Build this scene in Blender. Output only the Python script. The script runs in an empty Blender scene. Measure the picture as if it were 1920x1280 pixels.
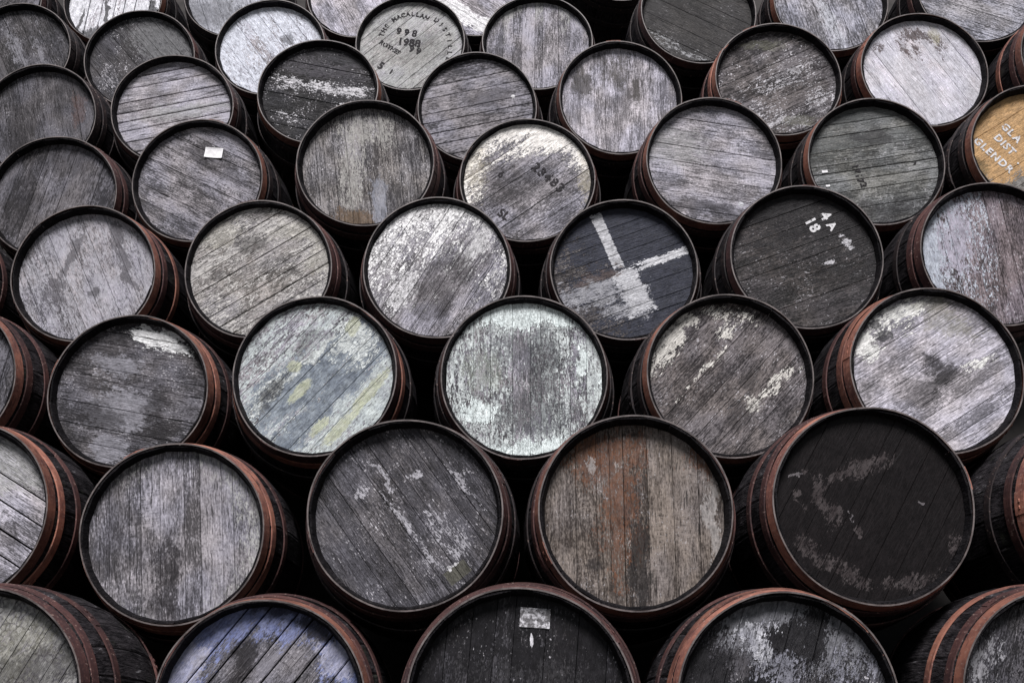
import bpy, math, random
from math import sin, cos, pi, radians as rad
from mathutils import Matrix, Vector

sc = bpy.context.scene
col = sc.collection
CAMH = 1.36

# ---------------------------------------------------------------- camera
cd = bpy.data.cameras.new('camera')
cd.sensor_width = 36.0
cd.lens = 2500.0 / 1920.0 * 36.0
cd.clip_start = 0.05
cd.clip_end = 2000.0
cam = bpy.data.objects.new('camera', cd)
col.objects.link(cam)
cam.location = (0, 0, CAMH)
cam.rotation_euler = (rad(90 + 17.5), 0, 0)
sc.camera = cam

# ---------------------------------------------------------------- sky, sun, exposure
SUN_EL, SUN_AZ = rad(50), rad(182)      # azimuth from +Y, clockwise: behind the camera
wd = bpy.data.worlds.new('World')
sc.world = wd
wd.use_nodes = True
nt = wd.node_tree
bgn = nt.nodes['Background']
sky = nt.nodes.new('ShaderNodeTexSky')
sky.sky_type = 'NISHITA'
sky.sun_disc = False
sky.sun_elevation = SUN_EL
sky.sun_rotation = SUN_AZ
sky.air_density = 1.0
sky.dust_density = 0.4
hsv = nt.nodes.new('ShaderNodeHueSaturation')      # cloud cover: a nearly colourless sky
hsv.inputs['Saturation'].default_value = 0.32
nt.links.new(sky.outputs[0], hsv.inputs['Color'])
nt.links.new(hsv.outputs[0], bgn.inputs['Color'])
bgn.inputs['Strength'].default_value = 0.05

sl = bpy.data.lights.new('sun', 'SUN')
sl.energy = 5.0
sl.angle = rad(24)
sl.color = (1.0, 0.975, 0.985)
sun = bpy.data.objects.new('sun', sl)
col.objects.link(sun)
d = Vector((sin(SUN_AZ) * cos(SUN_EL), cos(SUN_AZ) * cos(SUN_EL), sin(SUN_EL)))
sun.rotation_euler = d.to_track_quat('Z', 'Y').to_euler()
sun.location = d * 30

sc.cycles.max_bounces = 5
sc.cycles.diffuse_bounces = 3
sc.cycles.glossy_bounces = 2
vs = sc.view_settings
vs.view_transform = 'Standard'
vs.look = 'None'
vs.gamma = 1.0
vs.use_curve_mapping = False
vs.exposure = 0.16

RND = random.Random(11)
R = 0.29            # outer radius of the chime hoop
RE, RB, HL = 0.287, 0.338, 0.44
RECESS = 0.040

# ---------------------------------------------------------------- node helpers
class NB:
    """small helper round one node tree"""
    def __init__(s, tree): s.t = tree
    def n(s, kind, **kw):
        x = s.t.nodes.new(kind)
        for k, v in kw.items(): setattr(x, k, v)
        return x
    def put(s, sock, v):
        if isinstance(v, bpy.types.NodeSocket): s.t.links.new(v, sock)
        elif isinstance(v, (tuple, list)) and len(v) == 3 and sock.type == 'RGBA': sock.default_value = (*v, 1)
        else: sock.default_value = v
    def m(s, op, a, b=0.0, c=0.0, clamp=False):
        x = s.n('ShaderNodeMath', operation=op, use_clamp=clamp)
        for i, v in enumerate((a, b, c)): s.put(x.inputs[i], v)
        return x.outputs[0]
    def vm(s, op, a, b=(0, 0, 0)):
        x = s.n('ShaderNodeVectorMath', operation=op)
        s.put(x.inputs[0], a); s.put(x.inputs[1], b)
        return x.outputs['Value'] if op in ('LENGTH', 'DOT_PRODUCT', 'DISTANCE') else x.outputs[0]
    def noise(s, v, scale=1.0, detail=3.0, rough=0.6, dist=0.0):
        x = s.n('ShaderNodeTexNoise')
        s.put(x.inputs['Vector'], v); s.put(x.inputs['Scale'], scale)
        x.inputs['Detail'].default_value = detail; x.inputs['Roughness'].default_value = rough
        x.inputs['Distortion'].default_value = dist
        return x.outputs['Fac']
    def mix(s, f, a, b):
        x = s.n('ShaderNodeMix', data_type='RGBA')
        s.put(x.inputs[0], f); s.put(x.inputs[6], a); s.put(x.inputs[7], b)
        return x.outputs[2]
    def fmix(s, f, a, b):
        x = s.n('ShaderNodeMix', data_type='FLOAT')
        s.put(x.inputs[0], f); s.put(x.inputs[2], a); s.put(x.inputs[3], b)
        return x.outputs[0]
    def step(s, v, lo, hi):
        x = s.n('ShaderNodeMapRange', interpolation_type='SMOOTHSTEP')
        s.put(x.inputs['Value'], v); s.put(x.inputs['From Min'], lo); s.put(x.inputs['From Max'], hi)
        return x.outputs['Result']
    def rot(s, v, ang):
        x = s.n('ShaderNodeVectorRotate', rotation_type='Y_AXIS')
        s.put(x.inputs['Vector'], v); s.put(x.inputs['Angle'], ang)
        return x.outputs[0]

def group(name, ins, outs):
    g = bpy.data.node_groups.new(name, 'ShaderNodeTree')
    for nm, ty, dv in ins:
        k = g.interface.new_socket(nm, in_out='INPUT', socket_type='NodeSocket' + ty)
        if dv is not None: k.default_value = dv
    for nm, ty in outs: g.interface.new_socket(nm, in_out='OUTPUT', socket_type='NodeSocket' + ty)
    b = NB(g)
    return g, b, b.n('NodeGroupInput').outputs, b.n('NodeGroupOutput').inputs

# weathered oak: X runs along the grain, Z across it
WOOD, b, I, O = group('weathered_oak', [('Vector', 'Vector', None), ('Dark', 'Color', None), ('Light', 'Color', None),
    ('Contrast', 'Float', 1.0), ('Plank', 'Float', 0.3), ('Speck', 'Float', 0.3), ('Seed', 'Float', 0.0), ('Fine', 'Float', 1.0)], [('Color', 'Color'), ('Height', 'Float')])
rnd = b.n('ShaderNodeObjectInfo').outputs['Random']
off = b.n('ShaderNodeCombineXYZ')
b.put(off.inputs[0], b.m('MULTIPLY_ADD', rnd, 53.0, I['Seed'])); b.put(off.inputs[1], b.m('MULTIPLY', rnd, 17.0)); b.put(off.inputs[2], b.m('MULTIPLY_ADD', rnd, 31.0, I['Seed']))
P = b.vm('ADD', I['Vector'], off.outputs[0])
warp = b.noise(b.vm('MULTIPLY', P, (5, 5, 9)), 1.0, 2.0)
P2 = b.n('ShaderNodeCombineXYZ')
sp = b.n('ShaderNodeSeparateXYZ'); b.put(sp.inputs[0], P)
b.put(P2.inputs[0], sp.outputs[0]); b.put(P2.inputs[1], sp.outputs[1]); b.put(P2.inputs[2], b.m('MULTIPLY_ADD', warp, 0.035, sp.outputs[2]))
PW = P2.outputs[0]
fib = b.noise(b.vm('MULTIPLY', PW, (17, 1, 230)), 1.0, 4.0, 0.72)
band = b.noise(b.vm('MULTIPLY', PW, (3.0, 1, 42)), 1.0, 4.0, 0.65)
blot = b.noise(b.vm('MULTIPLY', I['Vector'], (7, 7, 11)), 1.0, 5.0, 0.68)
fine = b.noise(b.vm('MULTIPLY', P, (120, 1, 260)), I['Fine'], 2.0, 0.6)
ray = b.noise(b.vm('MULTIPLY', PW, (150, 1, 38)), 1.0, 2.0, 0.5, 0.8)
rayon = b.m('MULTIPLY', b.step(b.m('FRACT', b.m('MULTIPLY', rnd, 7.31)), 0.55, 0.75), b.step(blot, 0.45, 0.62))
f = b.m('ADD', b.m('MULTIPLY', b.m('SUBTRACT', fib, 0.5), 2.7), b.m('MULTIPLY', b.m('SUBTRACT', band, 0.5), 1.3))
f = b.m('ADD', f, b.m('MULTIPLY', b.m('SUBTRACT', blot, 0.5), 2.4))
f = b.m('ADD', f, b.m('MULTIPLY', b.m('SUBTRACT', fine, 0.5), 2.3))
f = b.m('ADD', f, b.m('MULTIPLY', b.m('MULTIPLY', b.m('SUBTRACT', ray, 0.5), 2.6), rayon))
f = b.m('MULTIPLY', f, b.m('MULTIPLY', I['Contrast'], 1.08))
f = b.m('ADD', f, b.m('MULTIPLY', b.m('SUBTRACT', b.m('FRACT', b.m('MULTIPLY', rnd, 13.7)), 0.5), I['Plank']))
f = b.m('ADD', f, 0.46, clamp=True)
c = b.mix(f, I['Dark'], I['Light'])
hl = b.m('MULTIPLY', b.step(b.m('ADD', fib, b.m('MULTIPLY', b.m('SUBTRACT', fine, 0.5), 0.6)), 0.56, 0.74), b.step(blot, 0.40, 0.62))
lg = b.n('ShaderNodeMix', data_type='RGBA', blend_type='ADD'); lg.inputs[0].default_value = 1.0; b.put(lg.inputs[6], I['Light']); b.put(lg.inputs[7], I['Light'])
c = b.mix(b.m('MULTIPLY', hl, 0.6), c, lg.outputs[2])
# warm and cool drift of the weathering
hue = b.noise(b.vm('MULTIPLY', I['Vector'], (4, 4, 6)), 1.3, 2.0)
mw = b.n('ShaderNodeMix', data_type='RGBA', blend_type='MULTIPLY'); mw.inputs[0].default_value = 1.0
b.put(mw.inputs[6], c); b.put(mw.inputs[7], b.mix(b.step(hue, 0.36, 0.66), (1.03, 0.99, 0.95), (0.985, 0.985, 1.03)))
c = mw.outputs[2]
# dark open pores and checks along the grain, pale flecks
pore = b.step(b.noise(b.vm('MULTIPLY', PW, (11, 1, 190)), 1.0, 2.0, 0.5), 0.635, 0.70)
c = b.mix(b.m('MULTIPLY', pore, 0.7), c, (0.012, 0.011, 0.012))
spk = b.m('MULTIPLY', b.step(b.noise(b.vm('MULTIPLY', P, (110, 1, 190)), 1.0, 1.0, 0.5), 0.62, 0.72), b.step(b.noise(b.vm('MULTIPLY', I['Vector'], (14, 14, 20)), 1.0, 3.0), 0.44, 0.6))
c = b.mix(b.m('MULTIPLY', spk, I['Speck'], clamp=True), c, (0.62, 0.60, 0.63))
b.put(O['Color'], c)
b.put(O['Height'], b.m('SUBTRACT', b.m('MULTIPLY', fib, 1.3), b.m('MULTIPLY', pore, 0.5)))

# a coat of paint or a stain that survives where Field > 0, with ragged edges
COAT, b, I, O = group('flaking_coat', [('Vector', 'Vector', None), ('Color', 'Color', None), ('Height', 'Float', 0.0), ('Coat', 'Color', None), ('Coat2', 'Color', None),
    ('Field', 'Float', 0.0), ('Scale', 'Float', 12.0), ('Ragged', 'Float', 1.0), ('Soft', 'Float', 0.05), ('Crackle', 'Float', 0.0), ('CrackScale', 'Float', 45.0),
    ('Opacity', 'Float', 1.0), ('Board', 'Float', 0.5), ('Thick', 'Float', 0.6), ('Seed', 'Float', 0.0)], [('Color', 'Color'), ('Height', 'Float')])
rnd = b.n('ShaderNodeObjectInfo').outputs['Random']
bo = b.m('MULTIPLY', b.m('SUBTRACT', b.m('FRACT', b.m('MULTIPLY_ADD', rnd, 29.3, I['Seed'])), 0.5), I['Board'])
ofs = b.n('ShaderNodeCombineXYZ'); b.put(ofs.inputs[0], b.m('MULTIPLY_ADD', bo, 0.3, I['Seed'])); b.put(ofs.inputs[2], b.m('MULTIPLY', I['Seed'], 1.7))
V = b.vm('ADD', I['Vector'], ofs.outputs[0])
n1 = b.noise(b.vm('MULTIPLY', V, (0.36, 1, 1.7)), b.m('MULTIPLY', I['Scale'], 1.7), 6.0, 0.72)
n2 = b.noise(b.vm('MULTIPLY', V, (40, 1, 110)), 1.0, 3.0, 0.6)
fld = b.m('ADD', b.m('ADD', I['Field'], bo), b.m('MULTIPLY', b.m('ADD', b.m('MULTIPLY', b.m('SUBTRACT', n1, 0.5), 2.4), b.m('MULTIPLY', b.m('SUBTRACT', n2, 0.5), 2.5)), I['Ragged']))
n3 = b.noise(b.vm('MULTIPLY', V, (130, 1, 300)), 1.0, 2.0, 0.6)
fld = b.m('ADD', fld, b.m('MULTIPLY', b.m('MULTIPLY', b.m('SUBTRACT', n3, 0.5), 3.0), I['Ragged']))
M = b.step(fld, b.m('MULTIPLY', I['Soft'], -1.0), I['Soft'])
vo = b.n('ShaderNodeTexVoronoi', feature='DISTANCE_TO_EDGE')
cw = b.n('ShaderNodeTexNoise'); b.put(cw.inputs['Vector'], V); cw.inputs['Scale'].default_value = 38.0; cw.inputs['Detail'].default_value = 2.0
CV = b.vm('ADD', V, b.vm('MULTIPLY', cw.outputs['Color'], (0.010, 0, 0.010)))
b.put(vo.inputs['Vector'], CV); b.put(vo.inputs['Scale'], I['CrackScale'])
crk = b.m('MULTIPLY', b.m('MULTIPLY', b.m('SUBTRACT', 1.0, b.step(vo.outputs['Distance'], 0.03, 0.22)), I['Crackle']), b.step(b.noise(V, 13.0, 3.0, 0.6), 0.36, 0.6))
tone = b.noise(V, 30.0, 5.0, 0.7)
pc = b.mix(b.step(tone, 0.36, 0.66), I['Coat'], I['Coat2'])
M2 = b.m('MULTIPLY', b.m('MULTIPLY', M, b.m('SUBTRACT', 1.0, crk)), I['Opacity'])
sh = b.m('MULTIPLY_ADD', b.m('ADD', b.m('SUBTRACT', n3, 0.5), b.m('SUBTRACT', n2, 0.5)), 1.5, 1.0)
sv = b.n('ShaderNodeVectorMath', operation='SCALE'); b.put(sv.inputs[0], pc); b.put(sv.inputs['Scale'], sh)
b.put(O['Color'], b.mix(M2, I['Color'], sv.outputs[0]))
b.put(O['Height'], b.m('ADD', I['Height'], b.m('MULTIPLY', M2, I['Thick'])))

def new_mat(name):
    m = bpy.data.materials.new(name); m.use_nodes = True
    b = NB(m.node_tree)
    return m, b, m.node_tree.nodes['Principled BSDF']

def G(b, grp, **kw):
    x = b.n('ShaderNodeGroup'); x.node_tree = grp
    for k, v in kw.items(): b.put(x.inputs[k], v)
    return x.outputs

def field(b, uv, L):
    """uv: head coordinates in rim radii (x right, z up). A coat's field from its blobs, rim and slope terms."""
    val = None
    for bl in L.get('blobs', ()):
        kind, cx, cz, ru, rv, ang, w = bl
        q = b.vm('SUBTRACT', uv, (cx, 0, cz))
        if ang: q = b.rot(q, rad(ang))
        q = b.vm('MULTIPLY', q, (1 / ru, 0, 1 / rv))
        if kind == 'o': dd = b.vm('LENGTH', q)
        else:
            q = b.vm('ABSOLUTE', q); sx = b.n('ShaderNodeSeparateXYZ'); b.put(sx.inputs[0], q)
            dd = b.m('MAXIMUM', sx.outputs[0], sx.outputs[2])
        kk = 2 * max(w, 0.7)         # flat top over the inner half, then falling; w sets how full the cover is
        v = b.m('MINIMUM', b.m('MULTIPLY_ADD', dd, -kk, kk), 0.5 * kk)
        if w < 0.7: v = b.m('ADD', v, w - 0.7)
        val = v if val is None else b.m('MAXIMUM', val, v)
    base = L.get('base', -1.0 if val is None else None)
    if base is not None: val = b.m('MAXIMUM', val, base) if val is not None else b.m('ADD', base, 0.0)
    if L.get('edge'):
        val = b.m('ADD', val, b.m('MULTIPLY', b.m('SUBTRACT', b.vm('LENGTH', uv), 0.62), L['edge']))
    if L.get('slope'):
        val = b.m('ADD', val, b.vm('DOT_PRODUCT', uv, (L['slope'][0], 0, L['slope'][1])))
    return val

def head_material(key, spec):
    m, b, bs = new_mat('head_wood_' + key)
    tc = b.n('ShaderNodeTexCoord').outputs['Object']
    seed = (sum(ord(ch) for ch in key) * 7.13) % 40
    pv = b.rot(tc, rad(spec['ang']))
    uv = b.vm('MULTIPLY', tc, (1 / R, 0, 1 / R))
    wn = b.n('ShaderNodeTexNoise'); b.put(wn.inputs['Vector'], b.vm('ADD', tc, (seed, 0, seed * 2))); wn.inputs['Scale'].default_value = 11.0; wn.inputs['Detail'].default_value = 3.0; wn.inputs['Roughness'].default_value = 0.6
    uvw = b.vm('ADD', uv, b.vm('MULTIPLY', b.vm('SUBTRACT', wn.outputs['Color'], (0.5, 0.5, 0.5)), (0.42, 0, 0.42)))
    k1, k2 = spec.get('kd', 0.85), spec.get('kl', 1.15)
    rf = random.Random(key)
    o = G(b, WOOD, Vector=pv, Dark=tuple(x * k1 for x in spec['dark']), Light=tuple(x * k2 for x in spec['light']), Fine=rf.uniform(0.55, 1.25), Contrast=spec.get('con', 1.0), Plank=spec.get('pv', 0.35) * 1.5, Speck=spec.get('speck', 0.35), Seed=seed)
    colr, hgt = o['Color'], o['Height']
    for i, L in enumerate(spec.get('coats', ())):
        c1 = L['c']; c2 = L.get('c2', tuple(x * 0.72 for x in c1))
        o = G(b, COAT, Vector=pv if L.get('grain', True) else tc, Color=colr, Height=hgt, Coat=c1, Coat2=c2, Field=field(b, uv if L.get('crisp') else uvw, L), Scale=L.get('scale', 12.0), Ragged=L.get('rag', 1.0),
              Soft=L.get('soft', 0.06), Crackle=L.get('crack', 0.0), CrackScale=L.get('cs', 45.0), Opacity=L.get('op', 1.0), Board=L.get('board', 0.6), Thick=L.get('thick', 0.5), Seed=seed + 3.3 * i)
        colr = o['Color']
        if L.get('thick', 0) >= 0.6: hgt = o['Height']
    b.put(bs.inputs['Base Color'], colr)
    bs.inputs['Roughness'].default_value = spec.get('rough', 0.62)
    bs.inputs['Specular IOR Level'].default_value = spec.get('spec', 0.16)
    bu = b.n('ShaderNodeBump'); bu.inputs['Strength'].default_value = spec.get('bump', 0.85); bu.inputs['Distance'].default_value = 0.004
    b.put(bu.inputs['Height'], hgt); b.put(bs.inputs['Normal'], bu.outputs[0])
    return m

# staves: tarred oak gone grey where the weather gets at it
def stave_material():
    m, b, bs = new_mat('tarred_staves')
    tc = b.n('ShaderNodeTexCoord').outputs['Object']
    oi = b.n('ShaderNodeObjectInfo').outputs['Random']
    ofs = b.n('ShaderNodeCombineXYZ'); b.put(ofs.inputs[0], b.m('MULTIPLY', oi, 40.0)); b.put(ofs.inputs[1], b.m('MULTIPLY', oi, 23.0))
    v = b.vm('ADD', tc, ofs.outputs[0])
    fib = b.noise(b.vm('MULTIPLY', v, (150, 12, 150)), 1.0, 4.0, 0.7)
    blo = b.noise(b.vm('MULTIPLY', v, (14, 7, 14)), 1.0, 5.0, 0.65)
    f = b.m('ADD', b.m('MULTIPLY', b.m('SUBTRACT', fib, 0.5), 3.0), b.m('MULTIPLY', b.m('SUBTRACT', blo, 0.5), 2.4))
    f = b.m('ADD', f, b.m('MULTIPLY', b.m('SUBTRACT', oi, 0.5), 0.35))
    c = b.mix(b.m('ADD', f, 0.30, clamp=True), (0.0065, 0.006, 0.007), (0.048, 0.043, 0.047))
    fl = b.step(f, 0.62, 0.95)
    c = b.mix(b.m('MULTIPLY', fl, 0.8), c, (0.34, 0.33, 0.35))
    gr = b.step(b.noise(v, 9.0, 4.0, 0.6), 0.58, 0.72)
    c = b.mix(b.m('MULTIPLY', gr, 0.35), c, (0.055, 0.06, 0.042))
    rad_ = b.vm('LENGTH', b.vm('MULTIPLY', tc, (1, 0, 1)))
    chime = b.m('MULTIPLY', b.m('LESS_THAN', rad_, 0.2845), 0.9)      # the chimes are tarred black inside
    c = b.mix(chime, c, b.mix(b.m('ADD', f, 0.2, clamp=True), (0.006, 0.0055, 0.0065), (0.020, 0.018, 0.0195)))
    b.put(bs.inputs['Base Color'], c); bs.inputs['Roughness'].default_value = 0.7; bs.inputs['Specular IOR Level'].default_value = 0.07
    bu = b.n('ShaderNodeBump'); bu.inputs['Strength'].default_value = 0.8; bu.inputs['Distance'].default_value = 0.003
    b.put(bu.inputs['Height'], f); b.put(bs.inputs['Normal'], bu.outputs[0])
    return m

def hoop_material(name, ca, cb, cc):
    m, b, bs = new_mat(name)
    tc = b.n('ShaderNodeTexCoord').outputs['Object']
    oi = b.n('ShaderNodeObjectInfo').outputs['Random']
    ofs = b.n('ShaderNodeCombineXYZ'); b.put(ofs.inputs[0], b.m('MULTIPLY', oi, 19.0)); b.put(ofs.inputs[2], b.m('MULTIPLY', oi, 31.0))
    v = b.vm('ADD', tc, ofs.outputs[0])
    n1 = b.noise(v, 9.0, 6.0, 0.68); n2 = b.noise(v, 60.0, 4.0, 0.7); n3 = b.noise(b.vm('MULTIPLY', v, (1, 9, 1)), 16.0, 3.0, 0.6)
    c = b.mix(b.step(n1, 0.36, 0.64), ca, cb)
    c = b.mix(b.m('MULTIPLY', b.step(n2, 0.52, 0.68), 0.6), c, cc)
    c = b.mix(b.m('MULTIPLY', b.step(n3, 0.55, 0.70), 0.75), c, (0.030, 0.020, 0.020))
    sc_ = b.noise(b.vm('MULTIPLY', v, (1, 0.35, 1)), 120.0, 2.0, 0.6)
    c = b.mix(b.m('MULTIPLY', b.step(sc_, 0.62, 0.72), 0.5), c, (0.42, 0.30, 0.26))
    mv = b.n('ShaderNodeMix', data_type='RGBA', blend_type='MULTIPLY'); mv.inputs[0].default_value = 1.0
    b.put(mv.inputs[6], c)
    cg = b.n('ShaderNodeCombineColor'); val = b.m('MULTIPLY_ADD', oi, 0.55, 0.6)
    for i in range(3): b.put(cg.inputs[i], val)
    b.put(mv.inputs[7], cg.outputs[0])
    b.put(bs.inputs['Base Color'], mv.outputs[2])
    bs.inputs['Roughness'].default_value = 0.6; bs.inputs['Specular IOR Level'].default_value = 0.2
    bu = b.n('ShaderNodeBump'); bu.inputs['Strength'].default_value = 0.5; bu.inputs['Distance'].default_value = 0.0015
    b.put(bu.inputs['Height'], b.m('ADD', n2, n1)); b.put(bs.inputs['Normal'], bu.outputs[0])
    return m

def plain_material(name, c1, c2, scale=40.0, rough=0.7, bump=0.3):
    m, b, bs = new_mat(name)
    tc = b.n('ShaderNodeTexCoord').outputs['Object']
    n = b.noise(tc, scale, 6.0, 0.7)
    b.put(bs.inputs['Base Color'], b.mix(b.step(n, 0.34, 0.66), c1, c2)); bs.inputs['Roughness'].default_value = rough
    bu = b.n('ShaderNodeBump'); bu.inputs['Strength'].default_value = bump; bu.inputs['Distance'].default_value = 0.003
    b.put(bu.inputs['Height'], n); b.put(bs.inputs['Normal'], bu.outputs[0])
    return m

def print_material(name, c1, wear, scale=55.0):
    """stencil paint or printed paper, worn through in places"""
    m, b, bs = new_mat(name)
    tc = b.n('ShaderNodeTexCoord').outputs['Object']
    n = b.noise(tc, scale, 5.0, 0.7); n2 = b.noise(tc, scale * 2.6, 2.0, 0.6)
    b.put(bs.inputs['Base Color'], b.mix(b.step(n2, 0.35, 0.65), tuple(x * 0.75 for x in c1), c1)); bs.inputs['Roughness'].default_value = 0.75; bs.inputs['Specular IOR Level'].default_value = 0.05
    b.put(bs.inputs['Alpha'], b.m('SUBTRACT', 1.0, b.step(b.m('ADD', n, b.m('MULTIPLY', b.m('SUBTRACT', n2, 0.5), 0.4)), 1.0 - wear, 1.08 - wear)))
    return m

MS = stave_material()
MH = [hoop_material('red_rust_hoop', (0.33, 0.140, 0.098), (0.14, 0.062, 0.053), (0.38, 0.19, 0.14)),
      hoop_material('purple_rust_hoop', (0.095, 0.044, 0.040), (0.050, 0.027, 0.028), (0.15, 0.072, 0.062)),
      hoop_material('black_shade_hoop', (0.032, 0.024, 0.025), (0.020, 0.017, 0.019), (0.06, 0.036, 0.033))]  # black doubles as painted-in shade on second and third hoops, mainly upper rows

MEDGE = plain_material('worn_hoop_edge', (0.15, 0.125, 0.12), (0.035, 0.026, 0.025), 14.0, 0.5, 0.2)

# ---------------------------------------------------------------- mesh helpers
def mesh(name, verts, faces, mat, smooth=False):
    me = bpy.data.meshes.new(name)
    me.from_pydata(verts, [], faces); me.update()
    if smooth: me.shade_smooth()
    me.materials.append(mat)
    return me

def obj(name, me, parent=None, loc=(0, 0, 0), roty=0.0):
    o = bpy.data.objects.new(name, me)
    col.objects.link(o)
    o.parent = parent; o.location = loc
    if roty: o.rotation_euler = (0, roty, 0)
    return o

def rprof(y): return RB - (RB - RE) * (abs(y) / HL) ** 2

def stave_mesh(a0, a1, rg):
    """one stave from angle a0 to a1, edges eased, chimes bevelled at both ends"""
    jr = rg.uniform(-0.0014, 0.0014); je = rg.uniform(-0.0012, 0.0042)
    ys = [-HL + je, -0.36, -0.25, -0.12, 0.0, 0.12, 0.25, 0.36, HL]
    prof = [(y, rprof(y) - 0.002 + jr, 1) for y in ys]
    prof += [(HL, RE - 0.012, 0), (HL - 0.05, RE - 0.020, 0), (-HL + 0.08, RE - 0.018, 0), (-HL + 0.03, RE - 0.0145, 0), (-HL + je, RE - 0.0075 + jr, 0)]
    gap = 0.0003 / R; bev = 0.006 / R
    cuts = [(a0 + gap, 0.0022), (a0 + bev, 0.0), (a1 - bev, 0.0), (a1 - gap, 0.0022)]
    V = []; F = []; n = len(prof)
    for a, drop in cuts:
        for y, r, outer in prof:
            rr = r - drop if outer else r
            V.append((rr * cos(a), y, rr * sin(a)))
    for k in range(len(cuts) - 1):
        for i in range(n):
            j = (i + 1) % n
            F.append((k * n + i, k * n + j, (k + 1) * n + j, (k + 1) * n + i))
    F.append(tuple(range(n))[::-1]); F.append(tuple(range((len(cuts) - 1) * n, len(cuts) * n)))
    return mesh('stave', V, F, MS)

STAVE_SETS = []
for k in range(3):
    rg = random.Random(100 + k); n = (25, 27, 24)[k]
    w = [rg.uniform(0.75, 1.3) for _ in range(n)]; t = sum(w); a = 0.0; S = []
    for x in w:
        S.append(stave_mesh(a, a + x / t * 2 * pi, rg)); a += x / t * 2 * pi
    STAVE_SETS.append(S)

def hoop_mesh(y0, y1, seed, mat, edge=False, seg=80):
    """flat riveted band on the cone of the staves, with its lapped, riveted end"""
    rg = random.Random(seed); ph = [rg.uniform(0, 6.28) for _ in range(3)]
    V = []; F = []
    def ring(a, lift, t):
        wob = 0.0016 * sin(2 * a + ph[0]) + 0.0012 * sin(3 * a + ph[1]) + 0.0007 * sin(7 * a + ph[2])
        wy = 0.0012 * sin(a + ph[2]) + 0.0008 * sin(3 * a + ph[0])
        r0 = max(rprof(y0), RE) + wob + lift; r1 = rprof(y1) + wob + lift
        P = [(y0 + wy, r0 - 0.0015), (y0 + wy, r0 + t), (y1 + wy, r1 + t), (y1 + wy, r1 - 0.0015)]
        return [(r * cos(a), y, r * sin(a)) for y, r in P]
    for i in range(seg): V += ring(2 * pi * i / seg, 0.0, 0.003)
    for i in range(seg):
        j = (i + 1) % seg
        for k in range(4):
            l = (k + 1) % 4
            F.append((4 * i + k, 4 * j + k, 4 * j + l, 4 * i + l))
    st = len(V); m = 5
    for i in range(m): V += ring(-0.10 + 0.24 * i / (m - 1), 0.0026, 0.0026)
    for i in range(m - 1):
        for k in range(4):
            l = (k + 1) % 4
            F.append((st + 4 * i + k, st + 4 * i + 4 + k, st + 4 * i + 4 + l, st + 4 * i + l))
    F.append((st, st + 1, st + 2, st + 3)); e = st + 4 * (m - 1); F.append((e + 3, e + 2, e + 1, e))
    for a in (0.0, 0.07):       # rivet heads
        yc = (y0 + y1) / 2; rc = rprof(yc) + 0.0050; s = len(V)
        for rr, hh in ((0.0075, 0.0), (0.005, 0.003)):
            for q in range(7):
                t = 2 * pi * q / 7
                aa = a + rr * cos(t) / rc
                V.append(((rc + hh) * cos(aa), yc + rr * sin(t), (rc + hh) * sin(aa)))
        for q in range(7):
            F.append((s + q, s + (q + 1) % 7, s + 7 + (q + 1) % 7, s + 7 + q))
        F.append(tuple(s + 7 + q for q in range(7)))
    me = mesh('hoop', V, F, mat); me.materials.append(MEDGE)
    if edge:
        for i in range(seg): me.polygons[4 * i].material_index = 1
    return me

HOOP_Y = [(-HL - 0.002, -HL + 0.046), (-0.372, -0.336), (-0.248, -0.214)]
HOOPS = [[[hoop_mesh(y0, y1, 7 * k + 3 * q + 1, MH[q], y0 < -HL) for k in range(2)] for q in range(3)] for (y0, y1) in HOOP_Y]
REAR_HOOPS = [hoop_mesh(-y1, -y0, 50 + i, MH[1]) for i, (y0, y1) in enumerate(HOOP_Y)]
RHEAD = 0.2735
rv = [(RHEAD * cos(2 * pi * i / 40), y, RHEAD * sin(2 * pi * i / 40)) for y in (HL - 0.04, HL - 0.06) for i in range(40)]
REAR_HEAD = mesh('rear_head', rv, [tuple(range(40)), tuple(range(79, 39, -1))] + [(i, (i + 1) % 40, 40 + (i + 1) % 40, 40 + i) for i in range(40)], MS)

def plank_mesh(s0, s1, ang, mat, rg, gap=1.0, rec=0.03):
    """one head board: the slice s0..s1 across the grain of the disc, turned by ang, edges eased"""
    Rh = RHEAD; yf = -HL + rec + rg.uniform(-0.0010, 0.0010); T = 0.02
    tilt = rg.uniform(-0.0005, 0.0005)
    g = 0.0007 * gap; e = 0.0006 + 0.0008 * gap
    def outline(lo, hi, rr):
        lo = max(lo, -rr * 0.985); hi = min(hi, rr * 0.985)
        m = 6; pts = []
        for i in range(m + 1):
            s = lo + (hi - lo) * i / m; pts.append((math.sqrt(rr * rr - s * s), s))
        for i in range(m + 1):
            s = hi + (lo - hi) * i / m; pts.append((-math.sqrt(rr * rr - s * s), s))
        return pts
    A = outline(s0 + g + e, s1 - g - e * rg.uniform(0.6, 1.0), Rh - 0.0005); B = outline(s0 + g, s1 - g, Rh)
    ca, sa = cos(ang), sin(ang); n = len(A); mid = (s0 + s1) / 2
    def pt(x, s, y): return (x * ca - s * sa, y, x * sa + s * ca)
    V = [pt(x, s, yf + tilt * (s - mid) / 0.03) for x, s in A] + [pt(x, s, yf + 0.0016) for x, s in B] + [pt(x, s, yf + T) for x, s in B]
    F = [tuple(range(n))]
    for k in range(2):
        for i in range(n):
            j = (i + 1) % n
            F.append((k * n + i, (k + 1) * n + i, (k + 1) * n + j, k * n + j))
    F.append(tuple(range(3 * n - 1, 2 * n - 1, -1)))
    return mesh('head_board', V, F, mat)

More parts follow.
